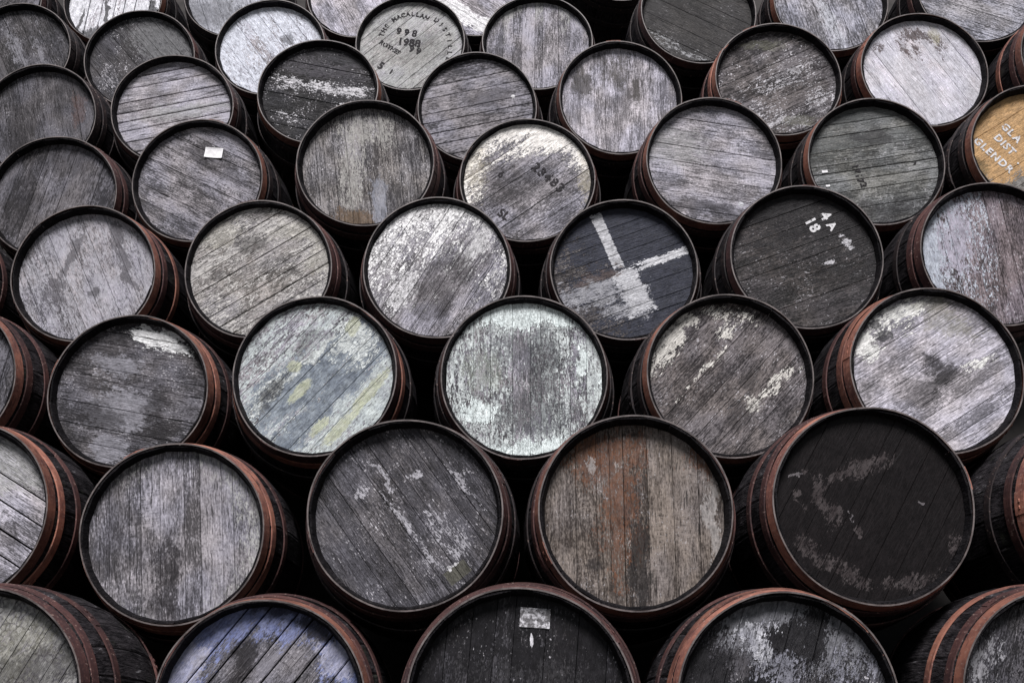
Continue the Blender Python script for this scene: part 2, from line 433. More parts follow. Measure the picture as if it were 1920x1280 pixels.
# ---------------------------------------------------------------- ground: yard, and an added unseen bank that props the pile, blocks sky and blackens its gaps
def ground():
    prof = [(-400, 0), (-30, 0), (-5, 0), (1.5, 0), (2.7, 0.02), (3.2, 1.0), (3.42, 1.152), (4.55, 1.155), (5.0, 1.70), (6.4, 3.5), (7.75, 5.25), (9.0, 7.0), (11.0, 9.6), (14, 9.9), (60, 10), (700, 10)]
    xs = [-600, -100, -20] + [-6 + i * 0.5 for i in range(25)] + [20, 100, 600]
    rg = random.Random(5); V = []; F = []
    for y, z in prof:
        for x in xs:
            j = 0.03 if 3.3 < y < 8 else 0.0
            V.append((x, y + rg.uniform(0, j), z - rg.uniform(0, j)))
    n = len(xs)
    for i in range(len(prof) - 1):
        for k in range(n - 1): F.append((i * n + k, i * n + k + 1, (i + 1) * n + k + 1, (i + 1) * n + k))
    o = obj('ground', mesh('ground', V, F, plain_material('dark_earth', (0.014, 0.012, 0.011), (0.03, 0.026, 0.024), 6.0, 0.9, 0.8)))
    o['kind'] = 'structure'; o['label'] = 'dark earth yard and an added unseen bank that keeps the barrel gaps dark'
    return o
ground()

# front rim centre of every barrel: across, away from the camera, above the camera
POS = dict(
 A1=(-1.426, 3.622, 0.168),
 A2=(-0.694, 3.786, 0.152),
 A3=(0.020, 3.474, 0.140),
 A4=(0.715, 3.563, 0.140),
 A5=(1.474, 3.615, 0.163),
 B0=(-1.759, 4.190, 0.754),
 B1=(-1.079, 4.218, 0.695),
 B2=(-0.317, 3.921, 0.706),
 B3=(0.363, 3.888, 0.701),
 B4=(1.053, 3.842, 0.712),
 B5=(1.819, 3.939, 0.727),
 C0=(-2.075, 4.621, 1.322),
 C1=(-1.384, 4.635, 1.279),
 C2=(-0.691, 4.489, 1.291),
 C3=(0.042, 4.426, 1.270),
 C4=(0.746, 4.379, 1.263),
 C5=(1.421, 4.277, 1.248),
 D1=(-1.704, 4.973, 1.857),
 D2=(-1.003, 4.936, 1.859),
 D3=(-0.290, 4.844, 1.828),
 D4=(0.436, 4.856, 1.829),
 D5=(1.109, 4.687, 1.815),
 D6=(1.816, 4.661, 1.819),
 E0=(-2.046, 5.461, 2.400),
 E1=(-1.375, 5.343, 2.426),
 E2=(-0.617, 5.123, 2.405),
 E3=(0.066, 5.298, 2.405),
 E4=(0.849, 5.116, 2.411),
 E5=(1.523, 5.088, 2.396),
 E6=(2.209, 5.060, 2.450),
 F0=(-2.317, 5.875, 2.993),
 F1=(-1.644, 5.812, 3.014),
 F2=(-0.941, 5.788, 3.095),
 F3=(-0.168, 5.778, 3.004),
 F4=(0.505, 5.591, 2.957),
 F5=(1.218, 5.449, 2.980),
 F6=(1.890, 5.450, 3.024),
 G0=(-2.672, 6.380, 3.657),
 G1=(-1.986, 6.322, 3.576),
 G2=(-1.288, 6.300, 3.628),
 G3=(-0.536, 6.231, 3.619),
 G4=(0.135, 6.262, 3.637),
 G5=(0.933, 5.859, 3.574),
 G6=(1.602, 5.881, 3.653),
 D0=(-2.455, 5.065, 1.890),
 F7=(2.571, 5.311, 3.010),
 G7=(2.269, 5.687, 3.593),
 H0=(-3.036, 6.820, 4.234),
 H1=(-2.348, 6.880, 4.279),
 H2=(-1.592, 6.686, 4.206),
 H3=(-0.878, 6.644, 4.175),
 H4=(-0.207, 6.663, 4.194),
 H5=(0.616, 6.512, 4.331),
)

# what each head looks like: board angle and count, wood tones, coats of paint and stains (positions in rim radii)
HEADS = {
 'A1': {'label': 'barrel with olive grey crazed paint on its head, lower left corner of the pile',
   'ang': 62,
   'n': 8,
   'dark': (0.06, 0.0579, 0.0636),
   'light': (0.22, 0.2123, 0.2332),
   'coats': [{'c': (0.36, 0.355, 0.345), 'c2': (0.22, 0.215, 0.205), 'base': 0.75, 'rag': 0.5, 'crack': 1.0, 'cs': 62, 'scale': 9, 'thick': 0.4},
             {'c': (0.25, 0.24, 0.12), 'blobs': [('o', 0.363, 0.52, 0.326, 0.233, 0, 1.0), ('o', 0.27, 0.28, 0.279, 0.186, 0, 1.0)], 'op': 0.18, 'soft': 0.5},
             {'c': (0.02, 0.018, 0.02), 'blobs': [('o', 0.456, 0.231, 0.419, 0.233, 20, 1.0)], 'op': 0.6, 'soft': 0.6, 'rag': 0.9, 'thick': 0.0}],
   'rec': 0.045,
   'hoops': (1, 1, 1)},
 'A2': {'label': 'barrel with blue paint left round the rim of its slatted grey head, bottom row',
   'ang': 52,
   'n': 8,
   'dark': (0.035, 0.0338, 0.0371),
   'light': (0.17, 0.1641, 0.1802),
   'con': 0.9,
   'pv': 0.5,
   'gap': 2.4,
   'coats': [{'c': (0.135, 0.16, 0.31), 'c2': (0.19, 0.21, 0.34), 'base': -0.62, 'edge': 3.0, 'slope': (-0.25, 0.35), 'rag': 0.55, 'soft': 0.3, 'scale': 7, 'thick': 0.1, 'op': 0.9},
             {'c': (0.45, 0.44, 0.52), 'blobs': [('o', -0.773, 0.297, 0.296, 0.167, 60, 1.0), ('o', 0.704, 0.431, 0.197, 0.128, -50, 1.0)], 'rag': 0.9, 'soft': 0.3, 'op': 0.55},
             {'c': (0.02, 0.018, 0.02), 'blobs': [('o', -0.232, 0.406, 0.128, 0.296, -15, 1.0), ('o', 0.483, 0.728, 0.197, 0.079, -20, 1.0)], 'soft': 0.6, 'rag': 0.9, 'op': 0.85, 'thick': 0.0},
             {'c': (0.03, 0.03, 0.05), 'blobs': [('o', 0.163, 0.95, 0.296, 0.099, 0, 1.0)], 'soft': 0.6, 'rag': 0.9, 'op': 0.85, 'thick': 0.0}],
   'rec': 0.045,
   'hoops': (0, 1, 1)},
 'A3': {'label': 'black painted barrel with a torn white paper label, bottom row centre',
   'ang': 85,
   'n': 8,
   'dark': (0.014, 0.0135, 0.0148),
   'light': (0.05, 0.0483, 0.053),
   'speck': 0.55,
   'rough': 0.5,
   'bump': 0.4,
   'spec': 0.1,
   'coats': [{'c': (0.009, 0.0085, 0.0095), 'c2': (0.015, 0.0142, 0.016), 'base': 0.35, 'rag': 0.8, 'thick': 0.2, 'soft': 0.2},
             {'c': (0.6, 0.59, 0.62), 'blobs': [('o', 0.105, 0.545, 0.014, 0.055, 0, 0.5)], 'rag': 0.35, 'soft': 0.1, 'crisp': 1},
             {'c': (0.06, 0.058, 0.062), 'blobs': [('o', 0.0, 0.25, 0.682, 0.182, 0, 0.1)], 'rag': 1.2, 'op': 0.35, 'soft': 0.3}],
   'rec': 0.045,
   'hoops': (1, 1, 1)},
 'A4': {'label': 'barrel with glossy black and grey peeling tar and a white smear, bottom row',
   'ang': 72,
   'n': 7,
   'dark': (0.015, 0.0145, 0.0159),
   'light': (0.07, 0.0675, 0.0742),
   'rough': 0.36,
   'speck': 0.8,
   'coats': [{'c': (0.17, 0.17, 0.185), 'blobs': [('o', 0.117, 0.698, 0.704, 0.352, -15, 1.0)], 'c2': (0.09, 0.09, 0.1), 'rag': 0.8, 'scale': 8, 'thick': 0.7, 'soft': 0.25},
             {'c': (0.012, 0.0115, 0.013),
              'blobs': [('o', 0.047, 0.535, 0.282, 0.235, 40, 1.0), ('o', 0.282, 0.628, 0.141, 0.282, 0, 1.0), ('o', -0.751, 0.349, 0.282, 0.282, 0, 1.0), ('o', -0.188, 0.163, 0.329, 0.188, 0, 1.0)],
              'c2': (0.02, 0.019, 0.021),
              'rag': 1.1,
              'scale': 9,
              'soft': 0.2,
              'thick': 0.6},
             {'c': (0.46, 0.46, 0.49),
              'blobs': [('o', -0.291, 0.651, 0.16, 0.178, -55, 0.45), ('o', -0.197, 0.465, 0.085, 0.169, 30, 0.4)],
              'c2': (0.22, 0.22, 0.25),
              'rag': 0.85,
              'soft': 0.12,
              'thick': 0.7,
              'scale': 24},
             {'c': (0.22, 0.22, 0.255),
              'blobs': [('o', -0.047, 0.293, 0.282, 0.16, 0, 0.25), ('o', 0.563, 0.293, 0.188, 0.188, 0, 0.1), ('o', 0.808, 0.419, 0.113, 0.235, 0, 0.3)],
              'c2': (0.12, 0.12, 0.14),
              'rag': 1.15,
              'soft': 0.2,
              'thick': 0.7,
              'scale': 18}],
   'rec': 0.045,
   'hoops': (0, 0, 1)},
 'A5': {'label': 'barrel with flecks of white on its dark head, lower right corner of the pile',
   'ang': 70,
   'n': 8,
   'dark': (0.022, 0.0212, 0.0233),
   'light': (0.09, 0.0868, 0.0954),
   'rough': 0.5,
   'coats': [{'c': (0.24, 0.235, 0.25), 'blobs': [('o', -0.786, 0.31, 0.086, 0.238, 20, 0.1), ('o', -0.643, 0.429, 0.095, 0.143, 0, 0.0)], 'rag': 1.0, 'soft': 0.1},
             {'c': (0.014, 0.013, 0.015), 'base': -0.1, 'rag': 1.0, 'soft': 0.2}],
   'rec': 0.045,
   'hoops': (0, 1, 0)},
 'B0': {'label': 'pale grey barrel with wide open joints, cut by the left edge above the crazed one',
   'ang': -31,
   'n': 7,
   'dark': (0.1, 0.0965, 0.106),
   'light': (0.4, 0.386, 0.424),
   'pv': 0.3,
   'gap': 3.0,
   'con': 0.85,
   'coats': [{'c': (0.42, 0.42, 0.4), 'blobs': [('o', 0.471, 0.522, 0.353, 0.353, 0, 1.0)], 'rag': 1.0, 'op': 0.5, 'soft': 0.3},
             {'c': (0.02, 0.018, 0.02), 'blobs': [('o', 0.529, -0.725, 0.294, 0.129, -35, 1.0), ('o', 0.471, -0.232, 0.176, 0.082, -30, 1.0)], 'op': 0.6, 'soft': 0.6, 'rag': 0.9, 'thick': 0.0}],
   'hoops': (0, 0, 1)},
 'B1': {'label': 'lilac grey barrel with a dark knot stain low on its upright boards',
   'ang': 95,
   'n': 9,
   'dark': (0.075, 0.0724, 0.0795),
   'light': (0.3, 0.2895, 0.318),
   'pv': 0.4,
   'con': 0.72,
   'coats': [{'c': (0.42, 0.42, 0.4), 'base': -0.85, 'edge': 1.7, 'slope': (0.35, 0.2), 'rag': 0.6, 'soft': 0.35, 'op': 0.7, 'thick': 0.15},
             {'c': (0.02, 0.018, 0.02), 'blobs': [('o', -0.059, -0.511, 0.154, 0.392, 0, 0.45), ('o', 0.0, -0.195, 0.059, 0.202, 0, 0.5)], 'op': 0.85, 'soft': 0.6, 'rag': 0.9, 'thick': 0.0},
             {'c': (0.02, 0.018, 0.02), 'blobs': [('o', -0.131, -0.799, 0.202, 0.154, 0, 0.3)], 'op': 0.6, 'soft': 0.6, 'rag': 0.9, 'thick': 0.0},
             {'c': (0.02, 0.018, 0.02), 'blobs': [('o', -0.665, 0.006, 0.237, 0.653, 0, 0.3)], 'op': 0.35, 'soft': 0.6, 'rag': 0.9, 'thick': 0.0}],
   'hoops': (0, 0, 1),
   'tilt': -1.0},
 'B2': {'label': 'dark slate barrel with pale scratches along its slanting boards and a chipped corner patch',
   'ang': -54,
   'n': 9,
   'dark': (0.025, 0.0241, 0.0265),
   'light': (0.115, 0.111, 0.1219),
   'speck': 0.8,
   'rough': 0.5,
   'coats': [{'c': (0.045, 0.043, 0.05), 'base': -0.05, 'rag': 1.0, 'scale': 7, 'op': 0.7, 'soft': 0.3, 'thick': 0.1},
             {'c': (0.4, 0.39, 0.42),
              'blobs': [('o', -0.203, 0.366, 0.182, 0.037, -54, 0.15), ('o', -0.016, -0.105, 0.428, 0.064, -54, 0.12), ('o', 0.171, -0.355, 0.374, 0.043, -54, 0.15),
                        ('o', -0.497, 0.255, 0.096, 0.075, -40, 0.1), ('o', 0.599, 0.338, 0.321, 0.027, -54, 0.2), ('o', 0.439, -0.244, 0.428, 0.139, -54, 0.05),
                        ('o', -0.364, 0.532, 0.107, 0.032, -54, 0.2), ('o', 0.064, 0.476, 0.086, 0.064, 0, 0.1)],
              'rag': 0.95,
              'soft': 0.08,
              'thick': 0.2,
              'scale': 26,
              'op': 0.75},
             {'c': (0.085, 0.082, 0.068), 'blobs': [('r', 0.535, -0.587, 0.128, 0.075, 38, 1.2)], 'rag': 0.12, 'crisp': 1, 'board': 0, 'soft': 0.1, 'thick': -0.8},
             {'c': (0.72, 0.71, 0.72), 'blobs': [('o', 0.428, -0.554, 0.096, 0.016, 38, 0.4)], 'rag': 0.5, 'soft': 0.15, 'op': 0.8}],
   'rec': 0.042,
   'hoops': (1, 1, 2)},
 'B3': {'label': 'rust brown barrel with upright boards and one orange hoop round its rim',
   'ang': 90,
   'n': 8,
   'dark': (0.048, 0.039, 0.034),
   'light': (0.215, 0.187, 0.168),
   'pv': 0.35,
   'con': 0.8,
   'kl': 1.05,
   'coats': [{'c': (0.13, 0.055, 0.028),
              'blobs': [('o', -0.335, 0.62, 0.378, 0.297, 0, 0.5), ('o', -0.146, 0.13, 0.195, 0.514, 0, 0.4), ('o', -0.173, -0.413, 0.108, 0.324, 0, 0.2), ('o', 0.746, 0.565, 0.216, 0.162, 0, 0.1),
                        ('o', 0.07, 0.62, 0.086, 0.324, 0, 0.3)],
              'c2': (0.085, 0.045, 0.032),
              'rag': 1.1,
              'soft': 0.4,
              'op': 0.75,
              'thick': 0.1,
              'scale': 15,
              'board': 0.35},
             {'c': (0.4, 0.38, 0.37),
              'blobs': [('o', 0.827, -0.087, 0.086, 0.486, 0, 0.7), ('o', -0.443, 0.511, 0.065, 0.076, 0, 0.2), ('o', -0.146, -0.413, 0.076, 0.378, 0, -0.2)],
              'rag': 0.9,
              'soft': 0.2,
              'op': 0.5},
             {'c': (0.022, 0.02, 0.02), 'blobs': [('r', 0.005, -0.522, 0.092, 0.432, 0, 1.0)], 'op': 0.75, 'soft': 0.35, 'rag': 0.9, 'thick': 0.0},
             {'c': (0.02, 0.018, 0.02), 'blobs': [('o', -0.389, -0.495, 0.076, 0.065, 0, 1.0)], 'op': 0.6, 'soft': 0.6, 'rag': 0.9, 'thick': 0.0}],
   'rec': 0.052,
   'hoops': (0, 1, 2)},
 'B4': {'label': 'barrel with a smooth black painted head worn brown in arcs',
   'ang': 60,
   'n': 8,
   'dark': (0.03, 0.025, 0.026),
   'light': (0.17, 0.14, 0.14),
   'rough': 0.42,
   'speck': 0.1,
   'gap': 0.25,
   'bump': 0.25,
   'spec': 0.08,
   'coats': [{'c': (0.0068, 0.0056, 0.006), 'c2': (0.0092, 0.0076, 0.008), 'base': 1.15, 'rag': 0.62, 'soft': 0.08, 'thick': 0.5, 'scale': 9},
             {'c': (0.05, 0.04, 0.041),
              'blobs': [('o', 0.021, 0.433, 0.421, 0.095, 12, 0.12), ('o', -0.463, 0.066, 0.1, 0.305, 22, 0.2), ('o', -0.689, 0.066, 0.026, 0.132, 10, 0.2), ('o', -0.374, 0.323, 0.189, 0.063, 40, 0.1),
                        ('o', -0.637, -0.4, 0.095, 0.179, 38, 0.05), ('o', -0.321, -0.663, 0.411, 0.105, -28, 0.12), ('o', 0.363, -0.756, 0.347, 0.084, 14, 0.1),
                        ('o', 0.811, -0.4, 0.042, 0.179, -20, 0.2), ('o', -0.189, -0.29, 0.042, 0.095, 30, 0.15), ('o', -0.663, 0.389, 0.074, 0.042, 0, 0.2)],
              'c2': (0.11, 0.095, 0.095),
              'rag': 0.85,
              'soft': 0.25,
              'op': 0.45,
              'thick': -0.3,
              'scale': 24},
             {'c': (0.12, 0.11, 0.115),
              'blobs': [('o', -0.242, -0.126, 0.021, 0.084, 15, 0.1), ('o', -0.716, 0.34, 0.063, 0.021, 0, 0.5), ('o', 0.495, 0.066, 0.042, 0.016, 20, 0.4)],
              'rag': 0.7,
              'soft': 0.1,
              'thick': 0.1}],
   'rec': 0.035,
   'hoops': (0, 1, 1)},
 'B5': {'label': 'dark barrel showing only its hoops at the right edge, beside the black one', 'ang': 60, 'n': 8, 'dark': (0.03, 0.0289, 0.0318), 'light': (0.12, 0.1158, 0.1272), 'hoops': (0, 1, 2)},
 'C0': {'label': 'dark headed barrel with bright red hoop, cut by the left edge', 'ang': 80, 'n': 8, 'dark': (0.03, 0.0289, 0.0318), 'light': (0.13, 0.1255, 0.1378), 'pv': 0.3, 'hoops': (0, 1, 1)},
 'C1': {'label': 'dark barrel with a white paint flake at the top of its level boards',
   'ang': -11,
   'n': 8,
   'dark': (0.03, 0.0289, 0.0318),
   'light': (0.12, 0.1158, 0.1272),
   'speck': 0.6,
   'pv': 0.3,
   'con': 1.1,
   'coats': [{'c': (0.26, 0.255, 0.285),
              'blobs': [('o', -0.212, 0.379, 0.305, 0.146, -8, 0.8), ('o', -0.113, -0.207, 0.411, 0.238, 0, 0.8), ('o', -0.212, -0.71, 0.238, 0.159, 10, 1.0)],
              'rag': 0.8,
              'soft': 0.22,
              'op': 0.75,
              'thick': 0.1},
             {'c': (0.66, 0.66, 0.66),
              'blobs': [('o', 0.252, 0.738, 0.344, 0.113, -6, 1.0), ('o', 0.55, 0.621, 0.199, 0.106, -10, 0.6), ('o', 0.166, 0.848, 0.185, 0.033, -5, 0.6), ('o', 0.517, 0.807, 0.199, 0.033, -25, 0.6)],
              'c2': (0.52, 0.52, 0.52),
              'rag': 0.8,
              'soft': 0.1,
              'thick': 0.9,
              'scale': 16},
             {'c': (0.02, 0.018, 0.02), 'blobs': [('o', -0.377, -0.31, 0.291, 0.146, -25, 1.0), ('o', 0.351, -0.31, 0.172, 0.397, 0, 1.0)], 'op': 0.7, 'soft': 0.6, 'rag': 0.9, 'thick': 0.0},
             {'c': (0.02, 0.018, 0.02), 'blobs': [('o', -0.576, 0.655, 0.397, 0.199, 0, 1.0)], 'op': 0.5, 'soft': 0.6, 'rag': 0.9, 'thick': 0.0}],
   'hoops': (0, 0, 1)},
 'C2': {'label': 'barrel with pale mint paint streaked slate blue and dabbed with yellow',
   'ang': 48,
   'n': 8,
   'dark': (0.08, 0.0772, 0.0848),
   'light': (0.32, 0.3088, 0.3392),
   'pv': 0.25,
   'speck': 0.3,
   'coats': [{'c': (0.46, 0.5, 0.49), 'c2': (0.35, 0.385, 0.395), 'base': 0.15, 'rag': 0.9, 'soft': 0.25, 'scale': 10, 'crack': 0.3, 'cs': 60, 'thick': 0.5},
             {'c': (0.13, 0.15, 0.18),
              'blobs': [('o', 0.066, 0.106, 1.115, 0.17, 48, 1.0), ('o', 0.295, -0.126, 1.115, 0.17, 48, 0.9), ('o', -0.459, -0.192, 0.459, 0.197, 48, 0.8),
                        ('o', -0.131, -0.623, 0.525, 0.157, 48, 0.7)],
              'c2': (0.24, 0.27, 0.3),
              'rag': 0.95,
              'soft': 0.2,
              'thick': -0.2,
              'scale': 13,
              'board': 1.1},
             {'c': (0.55, 0.58, 0.57),
              'blobs': [('o', -0.033, 0.238, 0.59, 0.046, 48, 0.7), ('o', -0.557, -0.159, 0.105, 0.393, -35, 0.5), ('o', 0.459, 0.437, 0.262, 0.262, 0, 0.4)],
              'rag': 0.95,
              'soft': 0.15,
              'crack': 0.5,
              'cs': 60,
              'thick': 0.6},
             {'c': (0.38, 0.4, 0.27),
              'blobs': [('o', -0.275, 0.132, 0.085, 0.072, 0, 0.8), ('o', -0.184, -0.179, 0.079, 0.21, -42, 0.6), ('o', 0.439, 0.636, 0.079, 0.131, -20, 0.7),
                        ('o', 0.066, -0.623, 0.197, 0.079, 45, 0.1), ('o', 0.656, -0.192, 0.079, 0.393, -40, 0.35), ('o', 0.328, -0.623, 0.328, 0.079, 48, 0.3)],
              'c2': (0.44, 0.45, 0.35),
              'rag': 0.4,
              'crisp': 1,
              'soft': 0.2,
              'thick': 0.4,
              'op': 0.75},
             {'c': (0.02, 0.018, 0.02), 'blobs': [('o', -0.459, -0.159, 0.092, 0.262, -40, 0.8)], 'op': 0.7, 'soft': 0.6, 'rag': 0.9, 'thick': 0.0},
             {'c': (0.02, 0.018, 0.02), 'blobs': [('o', -0.098, 0.437, 0.197, 0.079, 40, 0.6)], 'op': 0.5, 'soft': 0.6, 'rag': 0.9, 'thick': 0.0}],
   'rec': 0.028,
   'hoops': (1, 0, 2)},
 'C3': {'label': 'barrel with white flaking paint and a dark worn middle, centre of the pile',
   'ang': 90,
   'n': 9,
   'dark': (0.07, 0.0675, 0.0742),
   'light': (0.3, 0.2895, 0.318),
   'speck': 0.9,
   'pv': 0.25,
   'coats': [{'c': (0.52, 0.555, 0.545), 'c2': (0.38, 0.41, 0.41), 'base': 0.05, 'edge': 1.0, 'slope': (0, 0.05), 'rag': 1.2, 'soft': 0.12, 'scale': 17, 'thick': 0.8, 'crack': 0.4, 'cs': 60},
             {'c': (0.045, 0.048, 0.055),
              'blobs': [('o', 0.227, 0.162, 0.227, 0.533, 0, 0.8), ('o', 0.127, -0.422, 0.567, 0.267, 0, 0.7), ('o', -0.34, 0.292, 0.2, 0.333, 0, 0.3), ('o', -0.107, 0.422, 0.333, 0.2, 0, 0.5)],
              'c2': (0.09, 0.09, 0.1),
              'rag': 1.1,
              'soft': 0.2,
              'thick': -0.2,
              'scale': 22,
              'op': 0.6},
             {'c': (0.72, 0.78, 0.77),
              'blobs': [('o', -0.04, 0.792, 0.5, 0.133, 0, 0.9), ('o', 0.493, 0.714, 0.133, 0.093, 0, 0.8), ('o', -0.007, -0.909, 0.533, 0.093, 0, 0.8), ('o', 0.693, 0.227, 0.073, 0.173, 0, 1.0),
                        ('o', -0.507, -0.422, 0.2, 0.16, 0, 0.3), ('o', 0.393, -0.812, 0.133, 0.093, 0, 0.5), ('o', 0.927, -0.227, 0.06, 0.4, 0, 0.5)],
              'c2': (0.6, 0.66, 0.65),
              'rag': 0.7,
              'soft': 0.1,
              'thick': 0.9,
              'scale': 18},
             {'c': (0.4, 0.44, 0.36), 'blobs': [('o', -0.54, 0.097, 0.2, 0.267, 0, 1.0)], 'op': 0.3, 'soft': 0.6}],
   'rec': 0.028,
   'hoops': (1, 2, 2)},
 'C4': {'label': 'dark barrel with white flakes up its left shoulder and boards slanting up right',
   'ang': 47,
   'n': 8,
   'dark': (0.032, 0.028, 0.029),
   'light': (0.15, 0.135, 0.135),
   'speck': 0.6,
   'con': 1.1,
   'coats': [{'c': (0.58, 0.56, 0.52),
              'blobs': [('o', -0.717, 0.4, 0.403, 0.113, 55, 0.35), ('o', -0.453, 0.695, 0.164, 0.151, 20, 0.1), ('o', -0.013, 0.761, 0.283, 0.113, -20, 0.0),
                        ('o', 0.365, 0.695, 0.252, 0.101, -25, 0.0), ('o', 0.585, -0.059, 0.403, 0.075, 47, 0.15), ('o', 0.289, -0.354, 0.101, 0.138, 0, 0.1),
                        ('o', -0.264, 0.072, 0.503, 0.038, 47, 0.1), ('o', -0.044, 0.597, 0.113, 0.088, 0, 0.1)],
              'c2': (0.42, 0.4, 0.37),
              'rag': 0.9,
              'soft': 0.06,
              'thick': 0.8,
              'scale': 30},
             {'c': (0.02, 0.018, 0.02), 'blobs': [('o', 0.239, -0.026, 0.088, 0.214, -20, 1.0), ('o', 0.113, -0.485, 0.189, 0.151, 0, 1.0)], 'op': 0.6, 'soft': 0.6, 'rag': 0.9, 'thick': 0.0}],
   'hoops': (0, 2, 2)},
 'C5': {'label': 'silver grey barrel with a dark round stain at the middle of its head, right side',
   'ang': 32,
   'n': 8,
   'dark': (0.15, 0.1447, 0.159),
   'light': (0.46, 0.4439, 0.4876),
   'pv': 0.3,
   'speck': 0.7,
   'con': 0.72,
   'coats': [{'c': (0.66, 0.65, 0.63),
              'blobs': [('o', -0.77, 0.328, 0.161, 0.186, 60, 1.0), ('o', -0.36, 0.707, 0.41, 0.124, 30, 0.6), ('o', 0.509, 0.107, 0.248, 0.075, 32, 0.5), ('o', -0.36, 0.612, 0.683, 0.186, 30, -0.25)],
              'c2': (0.52, 0.52, 0.5),
              'rag': 0.9,
              'soft': 0.12,
              'thick': 0.7,
              'scale': 22},
             {'c': (0.25, 0.24, 0.17), 'blobs': [('o', 0.199, 0.675, 0.435, 0.186, -30, 1.0)], 'op': 0.35, 'soft': 0.5},
             {'c': (0.02, 0.018, 0.02), 'blobs': [('o', -0.006, 0.107, 0.149, 0.112, -10, 0.8), ('o', 0.106, -0.05, 0.186, 0.099, 40, 0.6)], 'op': 0.85, 'soft': 0.6, 'rag': 0.9, 'thick': 0.0},
             {'c': (0.02, 0.018, 0.02), 'blobs': [('o', -0.112, -0.24, 0.373, 0.112, 32, 0.8)], 'op': 0.65, 'soft': 0.6, 'rag': 0.9, 'thick': 0.0},
             {'c': (0.04, 0.04, 0.045),
              'blobs': [('o', -0.733, 0.562, 0.075, 0.05, 0, 1.0), ('o', -0.578, 0.58, 0.062, 0.05, 0, 1.0), ('o', -0.516, 0.454, 0.075, 0.062, 0, 1.0)],
              'rag': 0.5,
              'op': 0.8,
              'soft': 0.2,
              'thick': 0.0}],
   'rec': 0.032,
   'hoops': (0, 0, 1)},
 'D0': {'label': 'barrel whose dark staves just show at the left edge, beside the lilac slanted boards', 'ang': 70, 'n': 8, 'dark': (0.05, 0.0483, 0.053), 'light': (0.2, 0.193, 0.212), 'hoops': (1, 1, 1)},
 'D1': {'label': 'pale lilac barrel with blotches on boards slanting down right, left edge of its row',
   'ang': -65,
   'n': 7,
   'dark': (0.1, 0.0965, 0.106),
   'light': (0.33, 0.3185, 0.3498),
   'pv': 0.35,
   'speck': 0.6,
   'coats': [{'c': (0.36, 0.355, 0.385), 'base': 0.1, 'rag': 1.1, 'scale': 9, 'soft': 0.2, 'op': 0.7, 'thick': 0.4},
             {'c': (0.09, 0.085, 0.095),
              'blobs': [('o', -0.236, 0.275, 0.074, 0.295, -20, 0.8), ('o', 0.096, -0.221, 0.089, 0.074, 0, 0.9), ('o', -0.384, -0.183, 0.148, 0.221, 0, 0.5), ('o', 0.539, 0.122, 0.074, 0.443, 25, 0.6),
                        ('o', 0.354, 0.58, 0.074, 0.221, 20, 0.6)],
              'rag': 1.0,
              'soft': 0.2,
              'op': 0.75,
              'thick': -0.2,
              'scale': 14}],
   'rec': 0.044,
   'hoops': (0, 1, 0)},
 'D2': {'label': 'cream grey barrel with curled flakes of paint, boards rising to the right',
   'ang': 33,
   'n': 8,
   'dark': (0.1, 0.095, 0.09),
   'light': (0.32, 0.305, 0.3),
   'pv': 0.15,
   'speck': 0.4,
   'gap': 1.6,
   'coats': [{'c': (0.44, 0.425, 0.405), 'c2': (0.36, 0.345, 0.335), 'base': 0.1, 'edge': 0.3, 'rag': 1.25, 'scale': 10, 'soft': 0.08, 'crack': 0.25, 'cs': 40, 'thick': 1.2},
             {'c': (0.5, 0.48, 0.42),
              'blobs': [('o', -0.693, 0.574, 0.365, 0.219, 0, 1.0), ('o', 0.839, 0.186, 0.219, 0.219, 0, 1.0), ('o', 0.547, 0.574, 0.438, 0.146, 0, 1.0)],
              'op': 0.45,
              'soft': 0.4},
             {'c': (0.02, 0.018, 0.02),
              'blobs': [('o', -0.547, -0.047, 0.102, 0.058, 30, 1.0), ('o', 0.401, -0.008, 0.146, 0.073, 0, 1.0), ('o', -0.182, 0.419, 0.219, 0.117, 0, 1.0)],
              'op': 0.55,
              'soft': 0.6,
              'rag': 0.9,
              'thick': 0.0}],
   'rec': 0.03,
   'hoops': (1, 1, 2)},
 'D3': {'label': 'barrel with cracked white paint over its top and a dark bruise low in the middle',
   'ang': 58,
   'n': 7,
   'dark': (0.085, 0.082, 0.0901),
   'light': (0.31, 0.2991, 0.3286),
   'speck': 0.8,
   'pv': 0.2,
   'coats': [{'c': (0.78, 0.775, 0.77), 'c2': (0.62, 0.61, 0.61), 'base': -0.1, 'slope': (-0.35, 0.85), 'edge': 0.25, 'rag': 0.95, 'scale': 15, 'soft': 0.2, 'crack': 0.7, 'cs': 62, 'thick': 0.9},
             {'c': (0.6, 0.59, 0.6),
              'blobs': [('o', -0.429, -0.308, 0.214, 0.286, 0, 0.4), ('o', 0.571, 0.406, 0.143, 0.429, -30, 0.5), ('o', 0.786, -0.271, 0.143, 0.286, 0, 0.3)],
              'rag': 1.2,
              'scale': 20,
              'soft': 0.1,
              'thick': 0.6},
             {'c': (0.03, 0.027, 0.03),
              'blobs': [('o', -0.036, -0.421, 0.329, 0.243, 40, 1.1), ('o', 0.071, 0.105, 0.286, 0.143, 50, 0.8), ('o', 0.357, 0.03, 0.143, 0.286, 0, 0.5)],
              'op': 0.55,
              'soft': 0.6,
              'rag': 0.9,
              'thick': 0.0}],
   'rec': 0.024,
   'hoops': (1, 1, 2)},
 'D4': {'label': 'blue black barrel marked with a broken white painted cross',
   'ang': 20,
   'n': 9,
   'dark': (0.035, 0.031, 0.032),
   'light': (0.15, 0.14, 0.14),
   'pv': 0.2,
   'speck': 0.3,
   'rough': 0.5,
